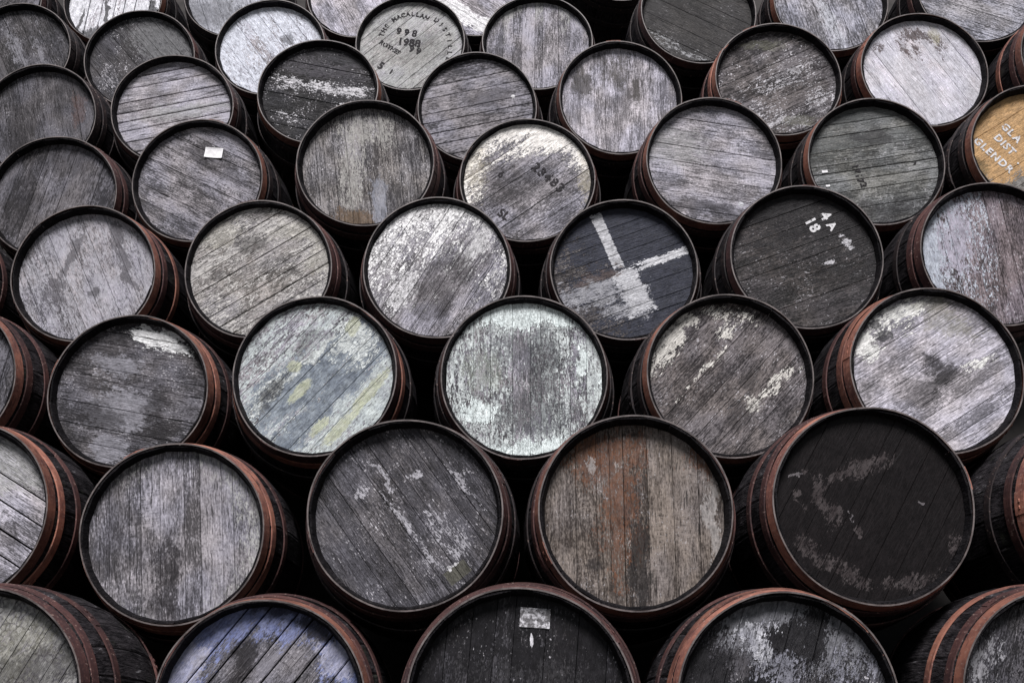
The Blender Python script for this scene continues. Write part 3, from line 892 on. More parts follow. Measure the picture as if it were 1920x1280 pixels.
   'coats': [{'c': (0.027, 0.029, 0.04), 'c2': (0.036, 0.038, 0.052), 'base': 0.5, 'slope': (0.75, 0.55), 'rag': 0.55, 'soft': 0.1, 'thick': 0.6, 'scale': 9},
             {'c': (0.3, 0.3, 0.32),
              'blobs': [('o', -0.445, -0.288, 0.511, 0.19, 22, 0.7), ('o', 0.066, -0.546, 0.292, 0.146, 10, 0.6)],
              'c2': (0.18, 0.18, 0.2),
              'rag': 0.9,
              'soft': 0.15,
              'thick': 0.2,
              'scale': 16},
             {'c': (0.47, 0.47, 0.49), 'blobs': [('r', -0.212, 0.45, 0.409, 0.073, -68, 0.9)], 'c2': (0.4, 0.4, 0.42), 'rag': 0.3, 'crisp': 1, 'board': 0.1, 'soft': 0.12, 'thick': 0.4},
             {'c': (0.55, 0.55, 0.57),
              'blobs': [('r', 0.562, 0.207, 0.38, 0.055, 20, 0.6), ('r', 0.007, -0.044, 0.146, 0.066, 30, 0.6)],
              'c2': (0.42, 0.42, 0.44),
              'rag': 0.7,
              'crisp': 1,
              'board': 0.3,
              'soft': 0.1,
              'thick': 0.5,
              'scale': 26},
             {'c': (0.46, 0.46, 0.48), 'blobs': [('r', 0.124, -0.251, 0.168, 0.307, 22, 0.6)], 'c2': (0.34, 0.34, 0.36), 'rag': 0.6, 'crisp': 1, 'board': 0.4, 'soft': 0.12, 'thick': 0.3, 'scale': 18},
             {'c': (0.1, 0.075, 0.07), 'blobs': [('o', -0.372, -0.066, 0.328, 0.088, 18, 0.6)], 'rag': 0.8, 'soft': 0.3, 'op': 0.8}],
   'hoops': (1, 2, 2)},
 'D5': {'label': 'near black barrel with worn white numerals in its upper right',
   'ang': 20,
   'n': 7,
   'dark': (0.012, 0.011, 0.0112),
   'light': (0.058, 0.052, 0.052),
   'speck': 0.5,
   'rough': 0.5,
   'coats': [{'c': (0.0135, 0.0125, 0.0135), 'base': -0.2, 'slope': (0.2, 0.8), 'rag': 0.7, 'soft': 0.25, 'thick': 0.3, 'c2': (0.02, 0.0185, 0.0195)},
             {'c': (0.45, 0.44, 0.46),
              'blobs': [('o', 0.575, 0.245, 0.094, 0.06, 0, -0.1), ('o', 0.609, 0.166, 0.067, 0.04, 20, -0.1), ('o', 0.308, -0.043, 0.107, 0.033, 10, -0.05), ('o', 0.709, 0.007, 0.067, 0.027, 0, -0.1),
                        ('o', 0.522, 0.332, 0.054, 0.027, 0, 0.1)],
              'rag': 0.9,
              'crisp': 1,
              'soft': 0.08,
              'thick': 0.3,
              'scale': 40}],
   'hoops': (1, 2, 2),
   'tilt': 0.5},
 'D6': {'label': 'purple brown barrel with chalky blue paint along its left side, right edge',
   'ang': 97,
   'n': 8,
   'dark': (0.05, 0.042, 0.045),
   'light': (0.2, 0.17, 0.185),
   'speck': 0.6,
   'pv': 0.45,
   'coats': [{'c': (0.42, 0.45, 0.5), 'c2': (0.3, 0.32, 0.37), 'base': -0.72, 'slope': (-1.7, 0.1), 'rag': 1.1, 'soft': 0.15, 'thick': 0.5, 'scale': 11},
             {'c': (0.36, 0.34, 0.4), 'blobs': [('o', -0.469, 0.246, 0.207, 0.483, 0, 0.4)], 'rag': 1.2, 'soft': 0.12, 'scale': 22}],
   'hoops': (1, 1, 2)},
 'E0': {'label': 'dull grey barrel with steep boards, cut by the left edge under the leaning dark one',
   'ang': 77,
   'n': 7,
   'dark': (0.035, 0.0338, 0.0371),
   'light': (0.16, 0.1544, 0.1696),
   'pv': 0.45,
   'coats': [{'c': (0.02, 0.018, 0.02), 'blobs': [('o', -0.483, -0.084, 0.333, 0.5, 0, 1.0), ('o', 0.017, 0.588, 0.417, 0.25, 0, 1.0)], 'op': 0.55, 'soft': 0.6, 'rag': 0.9, 'thick': 0.0}],
   'kl': 0.95,
   'hoops': (1, 1, 2)},
 'E1': {'label': 'grey barrel with a small white paper tag stapled near its top',
   'ang': -27,
   'n': 8,
   'dark': (0.06, 0.0579, 0.0636),
   'light': (0.26, 0.2509, 0.2756),
   'pv': 0.35,
   'speck': 0.55,
   'con': 1.1,
   'coats': [{'c': (0.02, 0.018, 0.02), 'blobs': [('o', 0.058, 0.461, 0.496, 0.132, -25, 1.0), ('o', 0.43, 0.157, 0.413, 0.083, -27, 1.0)], 'op': 0.6, 'soft': 0.6, 'rag': 0.9, 'thick': 0.0}],
   'hoops': (0, 2, 2),
   'tilt': -1.5},
 'E2': {'label': 'mottled grey barrel with upright boards and a rusty brown lower edge',
   'ang': 97,
   'n': 9,
   'dark': (0.055, 0.052, 0.054),
   'light': (0.235, 0.225, 0.225),
   'speck': 0.8,
   'pv': 0.3,
   'con': 1.15,
   'coats': [{'c': (0.36, 0.35, 0.33), 'blobs': [('o', -0.038, 0.563, 0.379, 0.258, 0, 0.4), ('o', -0.189, -0.171, 0.227, 0.606, 0, 0.2)], 'rag': 1.2, 'soft': 0.2, 'scale': 12, 'op': 0.8},
             {'c': (0.13, 0.085, 0.05), 'blobs': [('o', -0.152, -0.865, 0.379, 0.167, 0, 1.0)], 'rag': 0.7, 'soft': 0.5, 'op': 0.75},
             {'c': (0.3, 0.31, 0.36), 'blobs': [('r', 0.227, -0.58, 0.098, 0.333, 7, 0.8)], 'rag': 0.5, 'soft': 0.3, 'op': 0.6}],
   'rec': 0.046,
   'hoops': (1, 1, 2)},
 'E3': {'label': 'barrel with cream white paint round its upper rim and stamped dark numerals',
   'ang': 36,
   'n': 7,
   'dark': (0.07, 0.0675, 0.0742),
   'light': (0.29, 0.2798, 0.3074),
   'speck': 0.9,
   'pv': 0.2,
   'coats': [{'c': (0.82, 0.79, 0.75), 'c2': (0.72, 0.69, 0.65), 'base': -0.5, 'edge': 1.75, 'slope': (-0.15, 0.95), 'rag': 0.5, 'soft': 0.2, 'scale': 9, 'thick': 0.9, 'crack': 0.2, 'cs': 26},
             {'c': (0.02, 0.018, 0.02), 'blobs': [('o', -0.227, -0.07, 0.567, 0.275, 35, 0.8)], 'op': 0.5, 'soft': 0.6, 'rag': 0.9, 'thick': 0.0},
             {'c': (0.62, 0.56, 0.42), 'blobs': [('o', -0.834, 0.237, 0.243, 0.405, 0, 0.5), ('o', 0.866, 0.061, 0.113, 0.486, 0, 0.5)], 'op': 0.35, 'soft': 0.4}],
   'rec': 0.024,
   'hoops': (1, 1, 2)},
 'E4': {'label': 'lilac grey barrel with nearly level boards and a dark cracked lower board',
   'ang': -9,
   'n': 8,
   'dark': (0.11, 0.1061, 0.1166),
   'light': (0.36, 0.3474, 0.3816),
   'pv': 0.2,
   'speck': 0.7,
   'coats': [{'c': (0.02, 0.018, 0.02), 'blobs': [('r', -0.233, -0.686, 0.856, 0.101, -9, 0.8)], 'rag': 1.0, 'op': 0.65, 'soft': 0.4, 'thick': 0.0},
             {'c': (0.52, 0.52, 0.55), 'blobs': [('o', 0.389, -0.628, 0.039, 0.039, 0, 1.5)], 'rag': 0.1, 'crisp': 1, 'board': 0},
             {'c': (0.4, 0.4, 0.4), 'blobs': [('o', -0.545, 0.276, 0.467, 0.311, 0, 1.0)], 'rag': 1.0, 'op': 0.4, 'soft': 0.4}],
   'hoops': (0, 1, 1)},
 'E5': {'label': 'grey green barrel with dark stencil marks and two white specks, right side',
   'ang': 9,
   'n': 9,
   'dark': (0.05, 0.052, 0.05),
   'light': (0.19, 0.195, 0.19),
   'speck': 0.5,
   'pv': 0.2,
   'gap': 1.6,
   'coats': [{'c': (0.105, 0.11, 0.108), 'base': -0.45, 'slope': (-0.3, 0.9), 'rag': 0.7, 'soft': 0.4, 'op': 0.8, 'thick': 0.3},
             {'c': (0.02, 0.018, 0.02), 'blobs': [('r', -0.031, -0.772, 0.916, 0.168, 9, 0.8)], 'op': 0.6, 'soft': 0.6, 'rag': 0.9, 'thick': 0.0},
             {'c': (0.02, 0.018, 0.02), 'blobs': [('o', -0.031, 0.447, 0.305, 0.122, 0, 1.0)], 'rag': 1.1, 'op': 0.6, 'soft': 0.6, 'thick': 0.0}],
   'hoops': (0, 2, 2)},
 'E6': {'label': 'ochre yellow barrel with white stencilled letters at the right edge',
   'ang': 33,
   'n': 7,
   'dark': (0.1, 0.07, 0.04),
   'light': (0.34, 0.25, 0.15),
   'pv': 0.12,
   'speck': 0.15,
   'coats': [{'c': (0.43, 0.265, 0.125), 'c2': (0.37, 0.235, 0.12), 'base': 1.0, 'slope': (0.1, 0.5), 'rag': 0.5, 'soft': 0.2, 'thick': 0.4},
             {'c': (0.2, 0.19, 0.18), 'blobs': [('o', -0.297, -0.583, 0.312, 0.203, 20, 1.0), ('o', -0.805, -0.417, 0.172, 0.109, 0, 0.3)], 'c2': (0.1, 0.09, 0.08), 'rag': 1.0, 'soft': 0.15},
             {'c': (0.05, 0.045, 0.02), 'blobs': [('o', -0.898, -0.208, 0.094, 0.234, 30, 0.6)], 'op': 0.6, 'soft': 0.6, 'rag': 0.9, 'thick': 0.0}],
   'hoops': (0, 2, 2)},
 'F0': {'label': 'dull grey brown barrel cut by the left edge, fourth from the top on that side',
   'ang': -75,
   'n': 6,
   'dark': (0.028, 0.027, 0.0297),
   'light': (0.125, 0.1206, 0.1325),
   'pv': 0.45,
   'coats': [{'c': (0.02, 0.018, 0.02), 'blobs': [('o', -0.364, -0.151, 0.182, 0.545, 0, 1.0), ('o', 0.455, 0.604, 0.364, 0.182, 0, 1.0)], 'op': 0.5, 'soft': 0.6, 'rag': 0.9, 'thick': 0.0},
             {'c': (0.12, 0.07, 0.06), 'blobs': [('o', 0.636, 0.226, 0.127, 0.273, 0, 1.0)], 'op': 0.4, 'soft': 0.5}],
   'kl': 0.95,
   'hoops': (2, 2, 2)},
 'F1': {'label': 'pale lilac barrel with wide dark joints between nearly level boards',
   'ang': 13,
   'n': 10,
   'dark': (0.13, 0.1255, 0.1378),
   'light': (0.4, 0.386, 0.424),
   'pv': 0.25,
   'speck': 0.5,
   'gap': 3.0,
   'con': 0.8,
   'coats': [{'c': (0.42, 0.42, 0.42), 'blobs': [('o', 0.161, 0.049, 0.807, 0.126, 13, 0.6)], 'rag': 1.0, 'op': 0.5, 'soft': 0.3}],
   'hoops': (1, 2, 2)},
 'F2': {'label': 'black barrel with a band of white specks across its head',
   'ang': -13,
   'n': 6,
   'dark': (0.008, 0.0077, 0.0085),
   'light': (0.032, 0.0309, 0.0339),
   'speck': 1.0,
   'rough': 0.5,
   'gap': 1.5,
   'coats': [{'c': (0.075, 0.07, 0.08), 'blobs': [('r', 0.053, 0.532, 0.789, 0.175, -13, 0.3)], 'rag': 0.9, 'soft': 0.3, 'op': 0.7},
             {'c': (0.52, 0.51, 0.53),
              'blobs': [('r', 0.053, 0.128, 0.921, 0.149, -10, -0.1), ('o', 0.36, 0.053, 0.526, 0.114, -5, 0.05), ('o', -0.474, -0.479, 0.404, 0.158, -10, -0.1),
                        ('o', 0.579, -0.213, 0.351, 0.07, -5, -0.05)],
              'rag': 1.0,
              'soft': 0.06,
              'scale': 40,
              'thick': 0.4}],
   'hoops': (0, 2, 2),
   'tilt': 3.5},
 'F3': {'label': 'grey violet barrel with dark joints and one white nail head',
   'ang': 12,
   'n': 8,
   'dark': (0.055, 0.0531, 0.0583),
   'light': (0.235, 0.2268, 0.2491),
   'pv': 0.4,
   'speck': 0.4,
   'gap': 2.2,
   'coats': [{'c': (0.02, 0.018, 0.02), 'blobs': [('o', 0.172, 0.225, 0.388, 0.155, 12, 1.0)], 'op': 0.55, 'soft': 0.6, 'rag': 0.9, 'thick': 0.0},
             {'c': (0.72, 0.71, 0.72), 'blobs': [('o', 0.603, 0.235, 0.034, 0.034, 0, 2.0)], 'rag': 0.05, 'crisp': 1, 'board': 0}],
   'rec': 0.032,
   'hoops': (1, 2, 2),
   'tilt': 1.2},
 'F4': {'label': 'silver barrel with straight upright boards and stains under its top rim',
   'ang': 90,
   'n': 9,
   'dark': (0.16, 0.1544, 0.1696),
   'light': (0.48, 0.4632, 0.5088),
   'pv': 0.35,
   'speck': 0.6,
   'coats': [{'c': (0.055, 0.05, 0.045),
              'blobs': [('r', -0.606, 0.321, 0.139, 0.225, 0, 0.7), ('r', -0.069, 0.509, 0.208, 0.294, 0, 0.5), ('r', 0.251, 0.226, 0.087, 0.225, 0, 0.8)],
              'rag': 0.9,
              'op': 0.8,
              'soft': 0.6,
              'thick': 0.0},
             {'c': (0.06, 0.055, 0.06), 'blobs': [('r', -0.113, -0.057, 0.208, 0.19, 0, 0.3)], 'op': 0.5, 'rag': 0.9, 'soft': 0.6, 'thick': 0.0}],
   'hoops': (0, 2, 2),
   'tilt': -1.0},
 'F5': {'label': 'dark barrel with pale flecks following its boards, upper right',
   'ang': 25,
   'n': 8,
   'dark': (0.03, 0.027, 0.028),
   'light': (0.125, 0.115, 0.118),
   'speck': 1.0,
   'con': 1.2,
   'coats': [{'c': (0.42, 0.41, 0.43),
              'blobs': [('o', 0.076, 0.169, 0.932, 0.424, 25, -0.35), ('o', 0.669, -0.394, 0.339, 0.424, 0, -0.2), ('o', -0.347, -0.488, 0.508, 0.254, 0, -0.3),
                        ('o', 0.161, -0.723, 0.593, 0.169, 5, -0.05)],
              'rag': 1.0,
              'soft': 0.08,
              'scale': 30,
              'thick': 0.4},
             {'c': (0.18, 0.18, 0.13), 'blobs': [('o', -0.263, 0.685, 0.339, 0.085, 0, 1.0), ('o', 0.331, -0.676, 0.254, 0.102, 0, 1.0)], 'op': 0.35, 'soft': 0.5}],
   'hoops': (0, 0, 1)},
 'F6': {'label': 'bright silver barrel with brown drips below its top rim, upper right',
   'ang': -58,
   'n': 7,
   'dark': (0.3, 0.2895, 0.318),
   'light': (0.66, 0.6369, 0.6996),
   'pv': 0.18,
   'speck': 0.5,
   'con': 0.7,
   'coats': [{'c': (0.56, 0.56, 0.6), 'base': 0.3, 'rag': 0.9, 'op': 0.6, 'soft': 0.4},
             {'c': (0.055, 0.035, 0.032),
              'blobs': [('o', 0.017, 0.636, 0.367, 0.117, -12, 0.55), ('o', -0.275, 0.486, 0.25, 0.058, -58, 0.4), ('o', -0.067, 0.439, 0.217, 0.058, -70, 0.4),
                        ('o', 0.308, 0.439, 0.233, 0.058, -75, 0.35), ('o', -0.692, 0.439, 0.167, 0.067, 30, 0.1)],
              'rag': 1.0,
              'soft': 0.3,
              'op': 0.85,
              'thick': 0.0},
             {'c': (0.4, 0.38, 0.28), 'blobs': [('o', 0.267, 0.673, 0.1, 0.167, 0, 1.0)], 'op': 0.5, 'soft': 0.4}],
   'rec': 0.036,
   'hoops': (0, 1, 2)},
 'F7': {'label': 'barrel at the right edge showing red hoops and scuffed staves, above the ochre one', 'ang': 60, 'n': 8, 'dark': (0.05, 0.0483, 0.053), 'light': (0.2, 0.193, 0.212), 'hoops': (0, 1, 0)},
 'G0': {'label': 'dark barrel with steep grey streaked boards in the upper left corner',
   'ang': -64,
   'n': 6,
   'dark': (0.018, 0.0174, 0.0191),
   'light': (0.095, 0.0917, 0.1007),
   'pv': 0.5,
   'speck': 0.4,
   'coats': [{'c': (0.24, 0.235, 0.26), 'blobs': [('r', -0.1, 0.165, 0.6, 0.1, -64, 0.5), ('r', 0.45, -0.055, 0.6, 0.09, -64, 0.4)], 'rag': 1.0, 'op': 0.7, 'soft': 0.25}],
   'kl': 0.95,
   'hoops': (2, 2, 2)},
 'G1': {'label': 'dark barrel with a faint pale ring on its head, upper left',
   'ang': -50,
   'n': 7,
   'dark': (0.018, 0.0174, 0.0191),
   'light': (0.08, 0.0772, 0.0848),
   'pv': 0.3,
   'speck': 0.9,
   'coats': [{'c': (0.16, 0.16, 0.165), 'blobs': [('o', 0.287, 0.435, 0.594, 0.396, -40, 0.6)], 'rag': 0.9, 'op': 0.8, 'soft': 0.3},
             {'c': (0.3, 0.29, 0.31), 'blobs': [('o', -0.604, -0.326, 0.297, 0.495, 0, -0.3)], 'rag': 1.0, 'soft': 0.08, 'scale': 34}],
   'kl': 0.95,
   'hoops': (1, 2, 2)},
 'G2': {'label': 'chalky blue white barrel with a small bare patch, near the top left',
   'ang': -54,
   'n': 7,
   'dark': (0.16, 0.1544, 0.1696),
   'light': (0.42, 0.4053, 0.4452),
   'pv': 0.15,
   'speck': 0.8,
   'con': 0.8,
   'coats': [{'c': (0.58, 0.6, 0.66), 'c2': (0.46, 0.475, 0.53), 'base': 0.25, 'edge': 0.4, 'slope': (0, 0.2), 'rag': 0.9, 'soft': 0.2, 'thick': 0.4, 'scale': 9},
             {'c': (0.08, 0.08, 0.09), 'blobs': [('o', 0.267, 0.225, 0.095, 0.133, 0, 0.9)], 'op': 0.7, 'soft': 0.2, 'rag': 0.9, 'thick': 0.0}],
   'hoops': (1, 2, 2),
   'tilt': 2.5},
 'G3': {'label': 'warm grey barrel with black stencilled letters running round its head, near the top',
   'ang': 43,
   'n': 9,
   'dark': (0.15, 0.1462, 0.15),
   'light': (0.4, 0.39, 0.4),
   'pv': 0.15,
   'speck': 0.6,
   'con': 0.75,
   'coats': [{'c': (0.4, 0.41, 0.39), 'base': 0.1, 'rag': 0.8, 'op': 0.6, 'soft': 0.3},
             {'c': (0.02, 0.018, 0.02), 'blobs': [('o', 0.264, -0.112, 0.566, 0.283, 40, 0.5)], 'op': 0.35, 'soft': 0.6, 'rag': 0.9, 'thick': 0.0}],
   'hoops': (2, 2, 2),
   'tilt': 2.5},
 'G4': {'label': 'lilac grey barrel with upright boards, right of the one with black stencilled letters',
   'ang': 89,
   'n': 8,
   'dark': (0.09, 0.0868, 0.0954),
   'light': (0.33, 0.3185, 0.3498),
   'pv': 0.4,
   'speck': 0.4,
   'coats': [{'c': (0.42, 0.42, 0.4), 'base': -0.8, 'edge': 1.3, 'slope': (0, 0.5), 'rag': 0.6, 'op': 0.6, 'soft': 0.3}],
   'hoops': (1, 2, 2),
   'tilt': 2.5},
 'G5': {'label': 'dull dark barrel with scratches low on its head, top edge right of the black gap',
   'ang': -28,
   'n': 6,
   'dark': (0.022, 0.021, 0.021),
   'light': (0.085, 0.082, 0.08),
   'speck': 0.4,
   'coats': [{'c': (0.04, 0.038, 0.038), 'base': 0.2, 'rag': 0.8, 'soft': 0.3, 'op': 0.8},
             {'c': (0.3, 0.3, 0.31), 'blobs': [('o', -0.575, -0.482, 0.472, 0.132, -30, -0.2), ('o', -0.104, -0.79, 0.377, 0.094, -20, -0.15)], 'rag': 1.0, 'soft': 0.1, 'scale': 26}],
   'hoops': (1, 2, 2)},
 'G6': {'label': 'blue grey barrel with a pale streak down its middle, at the top edge',
   'ang': -77,
   'n': 7,
   'dark': (0.1, 0.1, 0.112),
   'light': (0.34, 0.34, 0.3808),
   'pv': 0.3,
   'speck': 0.5,
   'coats': [{'c': (0.56, 0.57, 0.62), 'blobs': [('r', -0.019, -0.287, 0.66, 0.132, -72, 0.5)], 'rag': 0.9, 'op': 0.7, 'soft': 0.3}],
   'hoops': (0, 2, 2)},
 'G7': {'label': 'blue grey barrel with shallow slanting boards, top right corner',
   'ang': -22,
   'n': 8,
   'dark': (0.1, 0.1, 0.11),
   'light': (0.34, 0.34, 0.374),
   'pv': 0.25,
   'speck': 0.7,
   'con': 1.1,
   'hoops': (2, 1, 2)},
 'H0': {'label': 'dark wet looking barrel glimpsed at the top left edge', 'ang': 60, 'n': 8, 'dark': (0.03, 0.0289, 0.0318), 'light': (0.15, 0.1447, 0.159), 'hoops': (1, 2, 2)},
 'H1': {'label': 'white barrel with black cracks down its boards, top edge left',
   'ang': 84,
   'n': 7,
   'dark': (0.22, 0.2123, 0.2332),
   'light': (0.55, 0.5308, 0.583),
   'pv': 0.1,
   'gap': 3.0,
   'speck': 0.2,
   'coats': [{'c': (0.74, 0.74, 0.78), 'base': 0.35, 'rag': 0.9, 'soft': 0.15, 'thick': 0.5, 'scale': 9},
             {'c': (0.02, 0.018, 0.02),
              'blobs': [('r', -0.154, -0.485, 0.044, 0.549, 4, 1.2), ('r', -0.681, -0.606, 0.044, 0.44, 0, 1.0), ('r', -0.462, -0.727, 0.198, 0.132, 0, 0.5), ('r', 0.802, -0.364, 0.044, 0.44, 0, 0.8)],
              'rag': 0.6,
              'soft': 0.3,
              'op': 0.85,
              'thick': 0.0}],
   'hoops': (0, 2, 2)},
 'H2': {'label': 'blue grey barrel with spidery dark cracks, at the top edge',
   'ang': -70,
   'n': 7,
   'dark': (0.1, 0.1, 0.11),
   'light': (0.34, 0.34, 0.374),
   'speck': 0.5,
   'coats': [{'c': (0.48, 0.49, 0.54), 'base': 0.05, 'slope': (-0.8, -0.5), 'rag': 0.9, 'soft': 0.25, 'op': 0.8},
             {'c': (0.05, 0.05, 0.055), 'blobs': [('o', -0.417, -0.372, 0.625, 0.312, 0, 1.0)], 'op': 0.5, 'rag': 1.2, 'soft': 0.6, 'thick': 0.0}],
   'hoops': (2, 2, 2)},
 'H3': {'label': 'pale grey barrel with slanting boards, top edge behind the chalky one',
   'ang': -62,
   'n': 7,
   'dark': (0.18, 0.1737, 0.1908),
   'light': (0.46, 0.4439, 0.4876),
   'pv': 0.2,
   'speck': 0.3,
   'hoops': (1, 2, 2)},
 'H4': {'label': 'barrel with a bright white stripe along its slanting boards, at the top edge',
   'ang': -35,
   'n': 8,
   'dark': (0.14, 0.1351, 0.1484),
   'light': (0.4, 0.386, 0.424),
   'pv': 0.2,
   'coats': [{'c': (0.82, 0.81, 0.82), 'blobs': [('r', -0.106, -0.518, 0.957, 0.138, -35, 1.0)], 'rag': 0.5, 'soft': 0.2}],
   'hoops': (2, 2, 2)},
 'H5': {'label': 'pale barrel showing only its lower rim above the black gap at the top', 'ang': 0, 'n': 8, 'dark': (0.2, 0.193, 0.212), 'light': (0.5, 0.4825, 0.53), 'hoops': (2, 2, 2)},
}

LETTERING = [
 ('G3', 'T', -0.542, 0.238, 68.0, 0.085, 'dark', 1.0),
 ('G3', 'H', -0.503, 0.333, 59.27272727272728, 0.085, 'dark', 1.0),
 ('G3', 'E', -0.452, 0.42, 50.54545454545456, 0.085, 'dark', 1.0),
 ('G3', 'M', -0.319, 0.561, 33.09090909090909, 0.085, 'dark', 1.0),
 ('G3', 'A', -0.241, 0.612, 24.363636363636374, 0.085, 'dark', 1.0),
 ('G3', 'C', -0.158, 0.648, 15.636363636363626, 0.085, 'dark', 1.0),
 ('G3', 'A', -0.07, 0.669, 6.909090909090921, 0.085, 'dark', 1.0),
 ('G3', 'L', 0.019, 0.674, -1.818181818181813, 0.085, 'dark', 1.0),
 ('G3', 'L', 0.107, 0.662, -10.545454545454547, 0.085, 'dark', 1.0),
 ('G3', 'A', 0.193, 0.635, -19.272727272727266, 0.085, 'dark', 1.0),
 ('G3', 'N', 0.275, 0.593, -28.0, 0.085, 'dark', 1.0),
 ('G3', 'D', 0.456, 0.539, -38.0, 0.085, 'dark', 1.0),
 ('G3', 'I', 0.543, 0.451, -48.0, 0.085, 'dark', 1.0),
 ('G3', 'S', 0.614, 0.348, -58.0, 0.085, 'dark', 1.0),
 ('G3', 'T', 0.668, 0.233, -68.0, 0.085, 'dark', 1.0),
 ('G3', 'I', 0.702, 0.109, -78.0, 0.085, 'dark', 1.0),
 ('G3', 'L', 0.717, -0.019, -88.0, 0.085, 'dark', 1.0),
 ('G3', 'L', 0.71, -0.148, -98.0, 0.085, 'dark', 1.0),
 ('G3', 'E', 0.684, -0.274, -108.0, 0.085, 'dark', 1.0),
 ('G3', 'R', 0.637, -0.393, -118.0, 0.085, 'dark', 1.0),
 ('G3', 'Y', 0.573, -0.502, -128.0, 0.085, 'dark', 1.0),
 ('G3', '9 9 8', -0.085, 0.281, -10, 0.132, 'dark', 1.0),
 ('G3', '1988', -0.038, 0.067, -8, 0.151, 'dark', 1.0),
 ('G3', '9 9', 0.075, -0.09, -18, 0.123, 'dark', 1.0),
 ('G3', 'ROTHES', -0.387, -0.034, -34, 0.085, 'dark', 1.0),
 ('G3', '5', -0.538, -0.416, -30, 0.142, 'dark', 1.0),
 ('G3', '1', -0.349, -0.539, -30, 0.094, 'dark', 1.0),
 ('E3', '23483', 0.308, 0.061, -43, 0.138, 'dark', 1.25),
 ('E3', '6', -0.389, 0.114, -40, 0.105, 'dark', 1.0),
 ('E3', 'SL', -0.348, -0.535, -35, 0.13, 'dark', 1.0),
 ('D5', '4', 0.314, 0.614, -56, 0.14, 'white', 1.0),
 ('D5', 'A', 0.388, 0.469, -56, 0.114, 'white', 1.0),
 ('D5', '18', 0.134, 0.491, -62, 0.14, 'white', 1.1),
 ('E5', '1717', -0.252, -0.138, -76, 0.092, 'dark', 1.2),
 ('E5', '2', -0.183, -0.317, -76, 0.092, 'dark', 1.0),
 ('E5', '9', 0.595, 0.024, -10, 0.076, 'dark', 1.0),
 ('E6', 'GL', -0.398, 0.342, -52, 0.109, 'white', 1.2),
 ('E6', 'A', -0.281, 0.192, -52, 0.109, 'white', 1.0),
 ('E6', 'DIST', -0.469, 0.1, -52, 0.109, 'white', 1.2),
 ('E6', '.', -0.281, -0.175, -52, 0.109, 'white', 1.0),
 ('E6', 'GLENDR', -0.648, -0.067, -48, 0.109, 'white', 1.25),
]

# ---------------------------------------------------------------- barrels
PITCH_JIT = random.Random(3)
def barrel(key, spec):
    rg = random.Random(sum(ord(ch) * 31 ** i for i, ch in enumerate(key)))
    x, y, z = POS[key]
    root = bpy.data.objects.new('barrel', None); col.objects.link(root)
    tilt = rad(spec.get('tilt', 0.0) + rg.uniform(-0.8, 0.8)); yaw = rad(rg.uniform(-1.6, 1.6))
    M = Matrix.Rotation(yaw, 4, 'Z') @ Matrix.Rotation(-tilt, 4, 'X')
    root.rotation_euler = M.to_euler()
    root.location = Vector((x, y, z + CAMH)) + M @ Vector((0, HL, -RB))
    root.scale = (rg.uniform(0.988, 1.012), 1, rg.uniform(0.988, 1.012))
    root['label'] = spec['label']; root['category'] = 'barrel'; root['group'] = 'barrels stacked in the pile'
    up = (0, 0, RB)
    roll = rg.uniform(0, 2 * pi)
    for me in STAVE_SETS[rg.randrange(3)]: obj('stave', me, root, up, roll)
    for i, q in enumerate(spec.get('hoops', (0, 1, 1))):
        obj('hoop', HOOPS[i][q][rg.randrange(2)], root, up, rg.uniform(0, 2 * pi))
    for me in REAR_HOOPS: obj('hoop', me, root, up, rg.uniform(0, 2 * pi))
    obj('rear_head', REAR_HEAD, root, up)
    mat = head_material(key, spec); a = rad(spec['ang'])
    w = [rg.uniform(0.6, 1.45) for _ in range(spec['n'])]; w[0] *= 1.25; w[-1] *= 1.25
    t = sum(w); s = -RHEAD
    for q in w:
        s1 = s + q / t * 2 * RHEAD
        obj('head_board', plank_mesh(s, s1, a, mat, rg, spec.get('gap', 0.6) * rg.uniform(0.4, 1.7), spec.get('rec', RECESS)), root, up)
        s = s1
    return root

ROOTS = {k: barrel(k, v) for k, v in HEADS.items()}

# ---------------------------------------------------------------- lettering, labels and other small things on the heads
INK = {'dark': print_material('stencil_ink', (0.040, 0.037, 0.040), 0.47), 'white': print_material('stencil_white', (0.66, 0.65, 0.66), 0.46)}
def face(key): return -HL + HEADS[key].get('rec', RECESS)

def letter_mesh(text, size):
    cu = bpy.data.curves.new('lettering', 'FONT'); cu.body = text; cu.size = size * 1.42; cu.align_x = 'CENTER'; cu.align_y = 'CENTER'; cu.resolution_u = 3
    cu.offset = size * 0.05; cu.extrude = 0.0003
    return cu

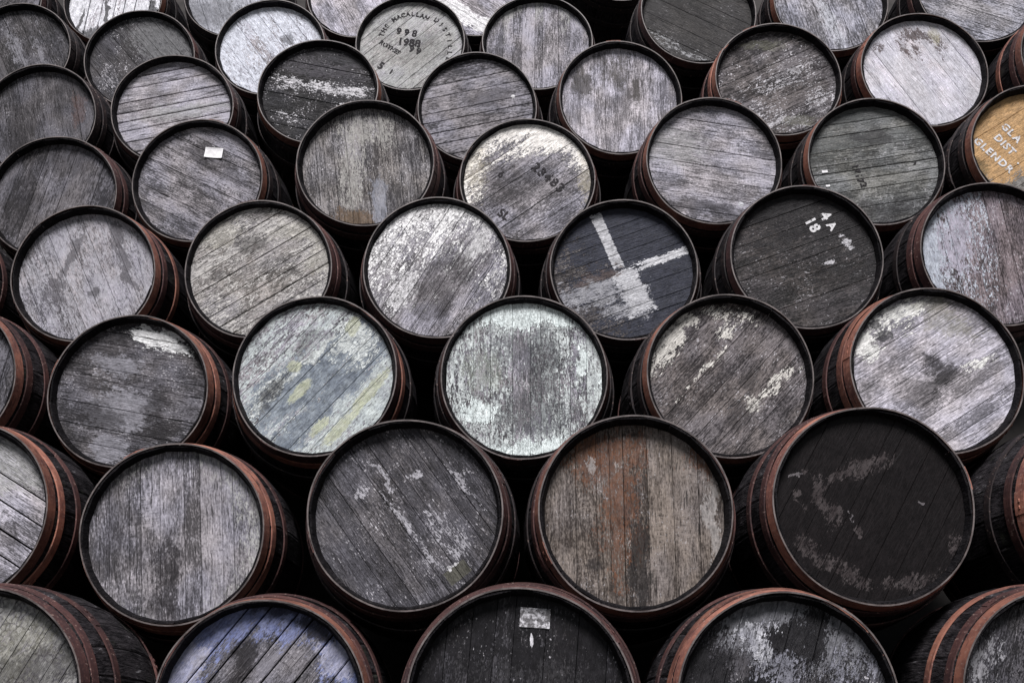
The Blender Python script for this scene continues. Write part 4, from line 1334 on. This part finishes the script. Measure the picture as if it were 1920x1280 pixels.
for key, text, u, v, ang, h, ink, sx in LETTERING:
    cu = letter_mesh(text, h * R); cu.space_character = sx
    tmp = bpy.data.objects.new('lettering', cu); col.objects.link(tmp)
    me = bpy.data.meshes.new_from_object(tmp.evaluated_get(bpy.context.evaluated_depsgraph_get()))
    bpy.data.objects.remove(tmp)
    X = Matrix.Translation((u * R, face(key) - 0.0022, v * R)) @ Matrix.Rotation(-rad(ang), 4, 'Y') @ Matrix.Rotation(pi / 2, 4, 'X')
    me.transform(X); me.materials.clear(); me.materials.append(INK[ink])
    obj('lettering', me, ROOTS[key], (0, 0, RB))

def paper(key, u, v, w, h, ang, mat, curl, name='paper_label', n=6):
    """a sheet fixed to the head, edges lifting a little"""
    V = []; F = []
    for k in range(2):
        for i in range(n + 1):
            for j in range(n + 1):
                a, b_ = i / n - 0.5, j / n - 0.5
                lift = curl * (abs(2 * a) ** 3 + abs(2 * b_) ** 3) * (0.6 + 0.4 * sin(5 * a + 3 * b_)) + 0.0026 + (0.0 if k else 0.0006)
                V.append((a * w, -lift, b_ * h))
    m = (n + 1) ** 2
    for i in range(n):
        for j in range(n):
            q = [i * (n + 1) + j, (i + 1) * (n + 1) + j, (i + 1) * (n + 1) + j + 1, i * (n + 1) + j + 1]
            F.append(tuple(q)); F.append(tuple(x + m for x in reversed(q)))
    me = mesh(name, V, F, mat)
    me.transform(Matrix.Translation((u * R, face(key), v * R)) @ Matrix.Rotation(-rad(ang), 4, 'Y'))
    return obj(name, me, ROOTS[key], (0, 0, RB))

PAPER = plain_material('white_paper', (0.80, 0.79, 0.80), (0.62, 0.61, 0.62), 70.0, 0.7, 0.2)
def torn_label():
    m, b, bs = new_mat('torn_paper')
    tc = b.n('ShaderNodeTexCoord').outputs['Object']
    n1 = b.noise(tc, 60.0, 5.0, 0.7); n2 = b.noise(tc, 170.0, 3.0, 0.6)
    b.put(bs.inputs['Base Color'], b.mix(b.step(n1, 0.38, 0.56), (0.60, 0.59, 0.62), (0.10, 0.095, 0.10)))
    b.put(bs.inputs['Alpha'], b.m('SUBTRACT', 1.0, b.m('MULTIPLY', b.step(n2, 0.56, 0.64), 0.8)))
    bs.inputs['Roughness'].default_value = 0.7
    return m
paper('E1', 0.19, 0.50, 0.080, 0.048, -5, PAPER, 0.0035)
paper('A3', 0.136, 0.74, 0.078, 0.050, -4, torn_label(), 0.001)
paper('E5', -0.73, -0.11, 0.024, 0.012, 5, PAPER, 0.001, 'paper_scrap')
paper('E5', -0.70, -0.335, 0.017, 0.009, 5, PAPER, 0.001, 'paper_scrap')
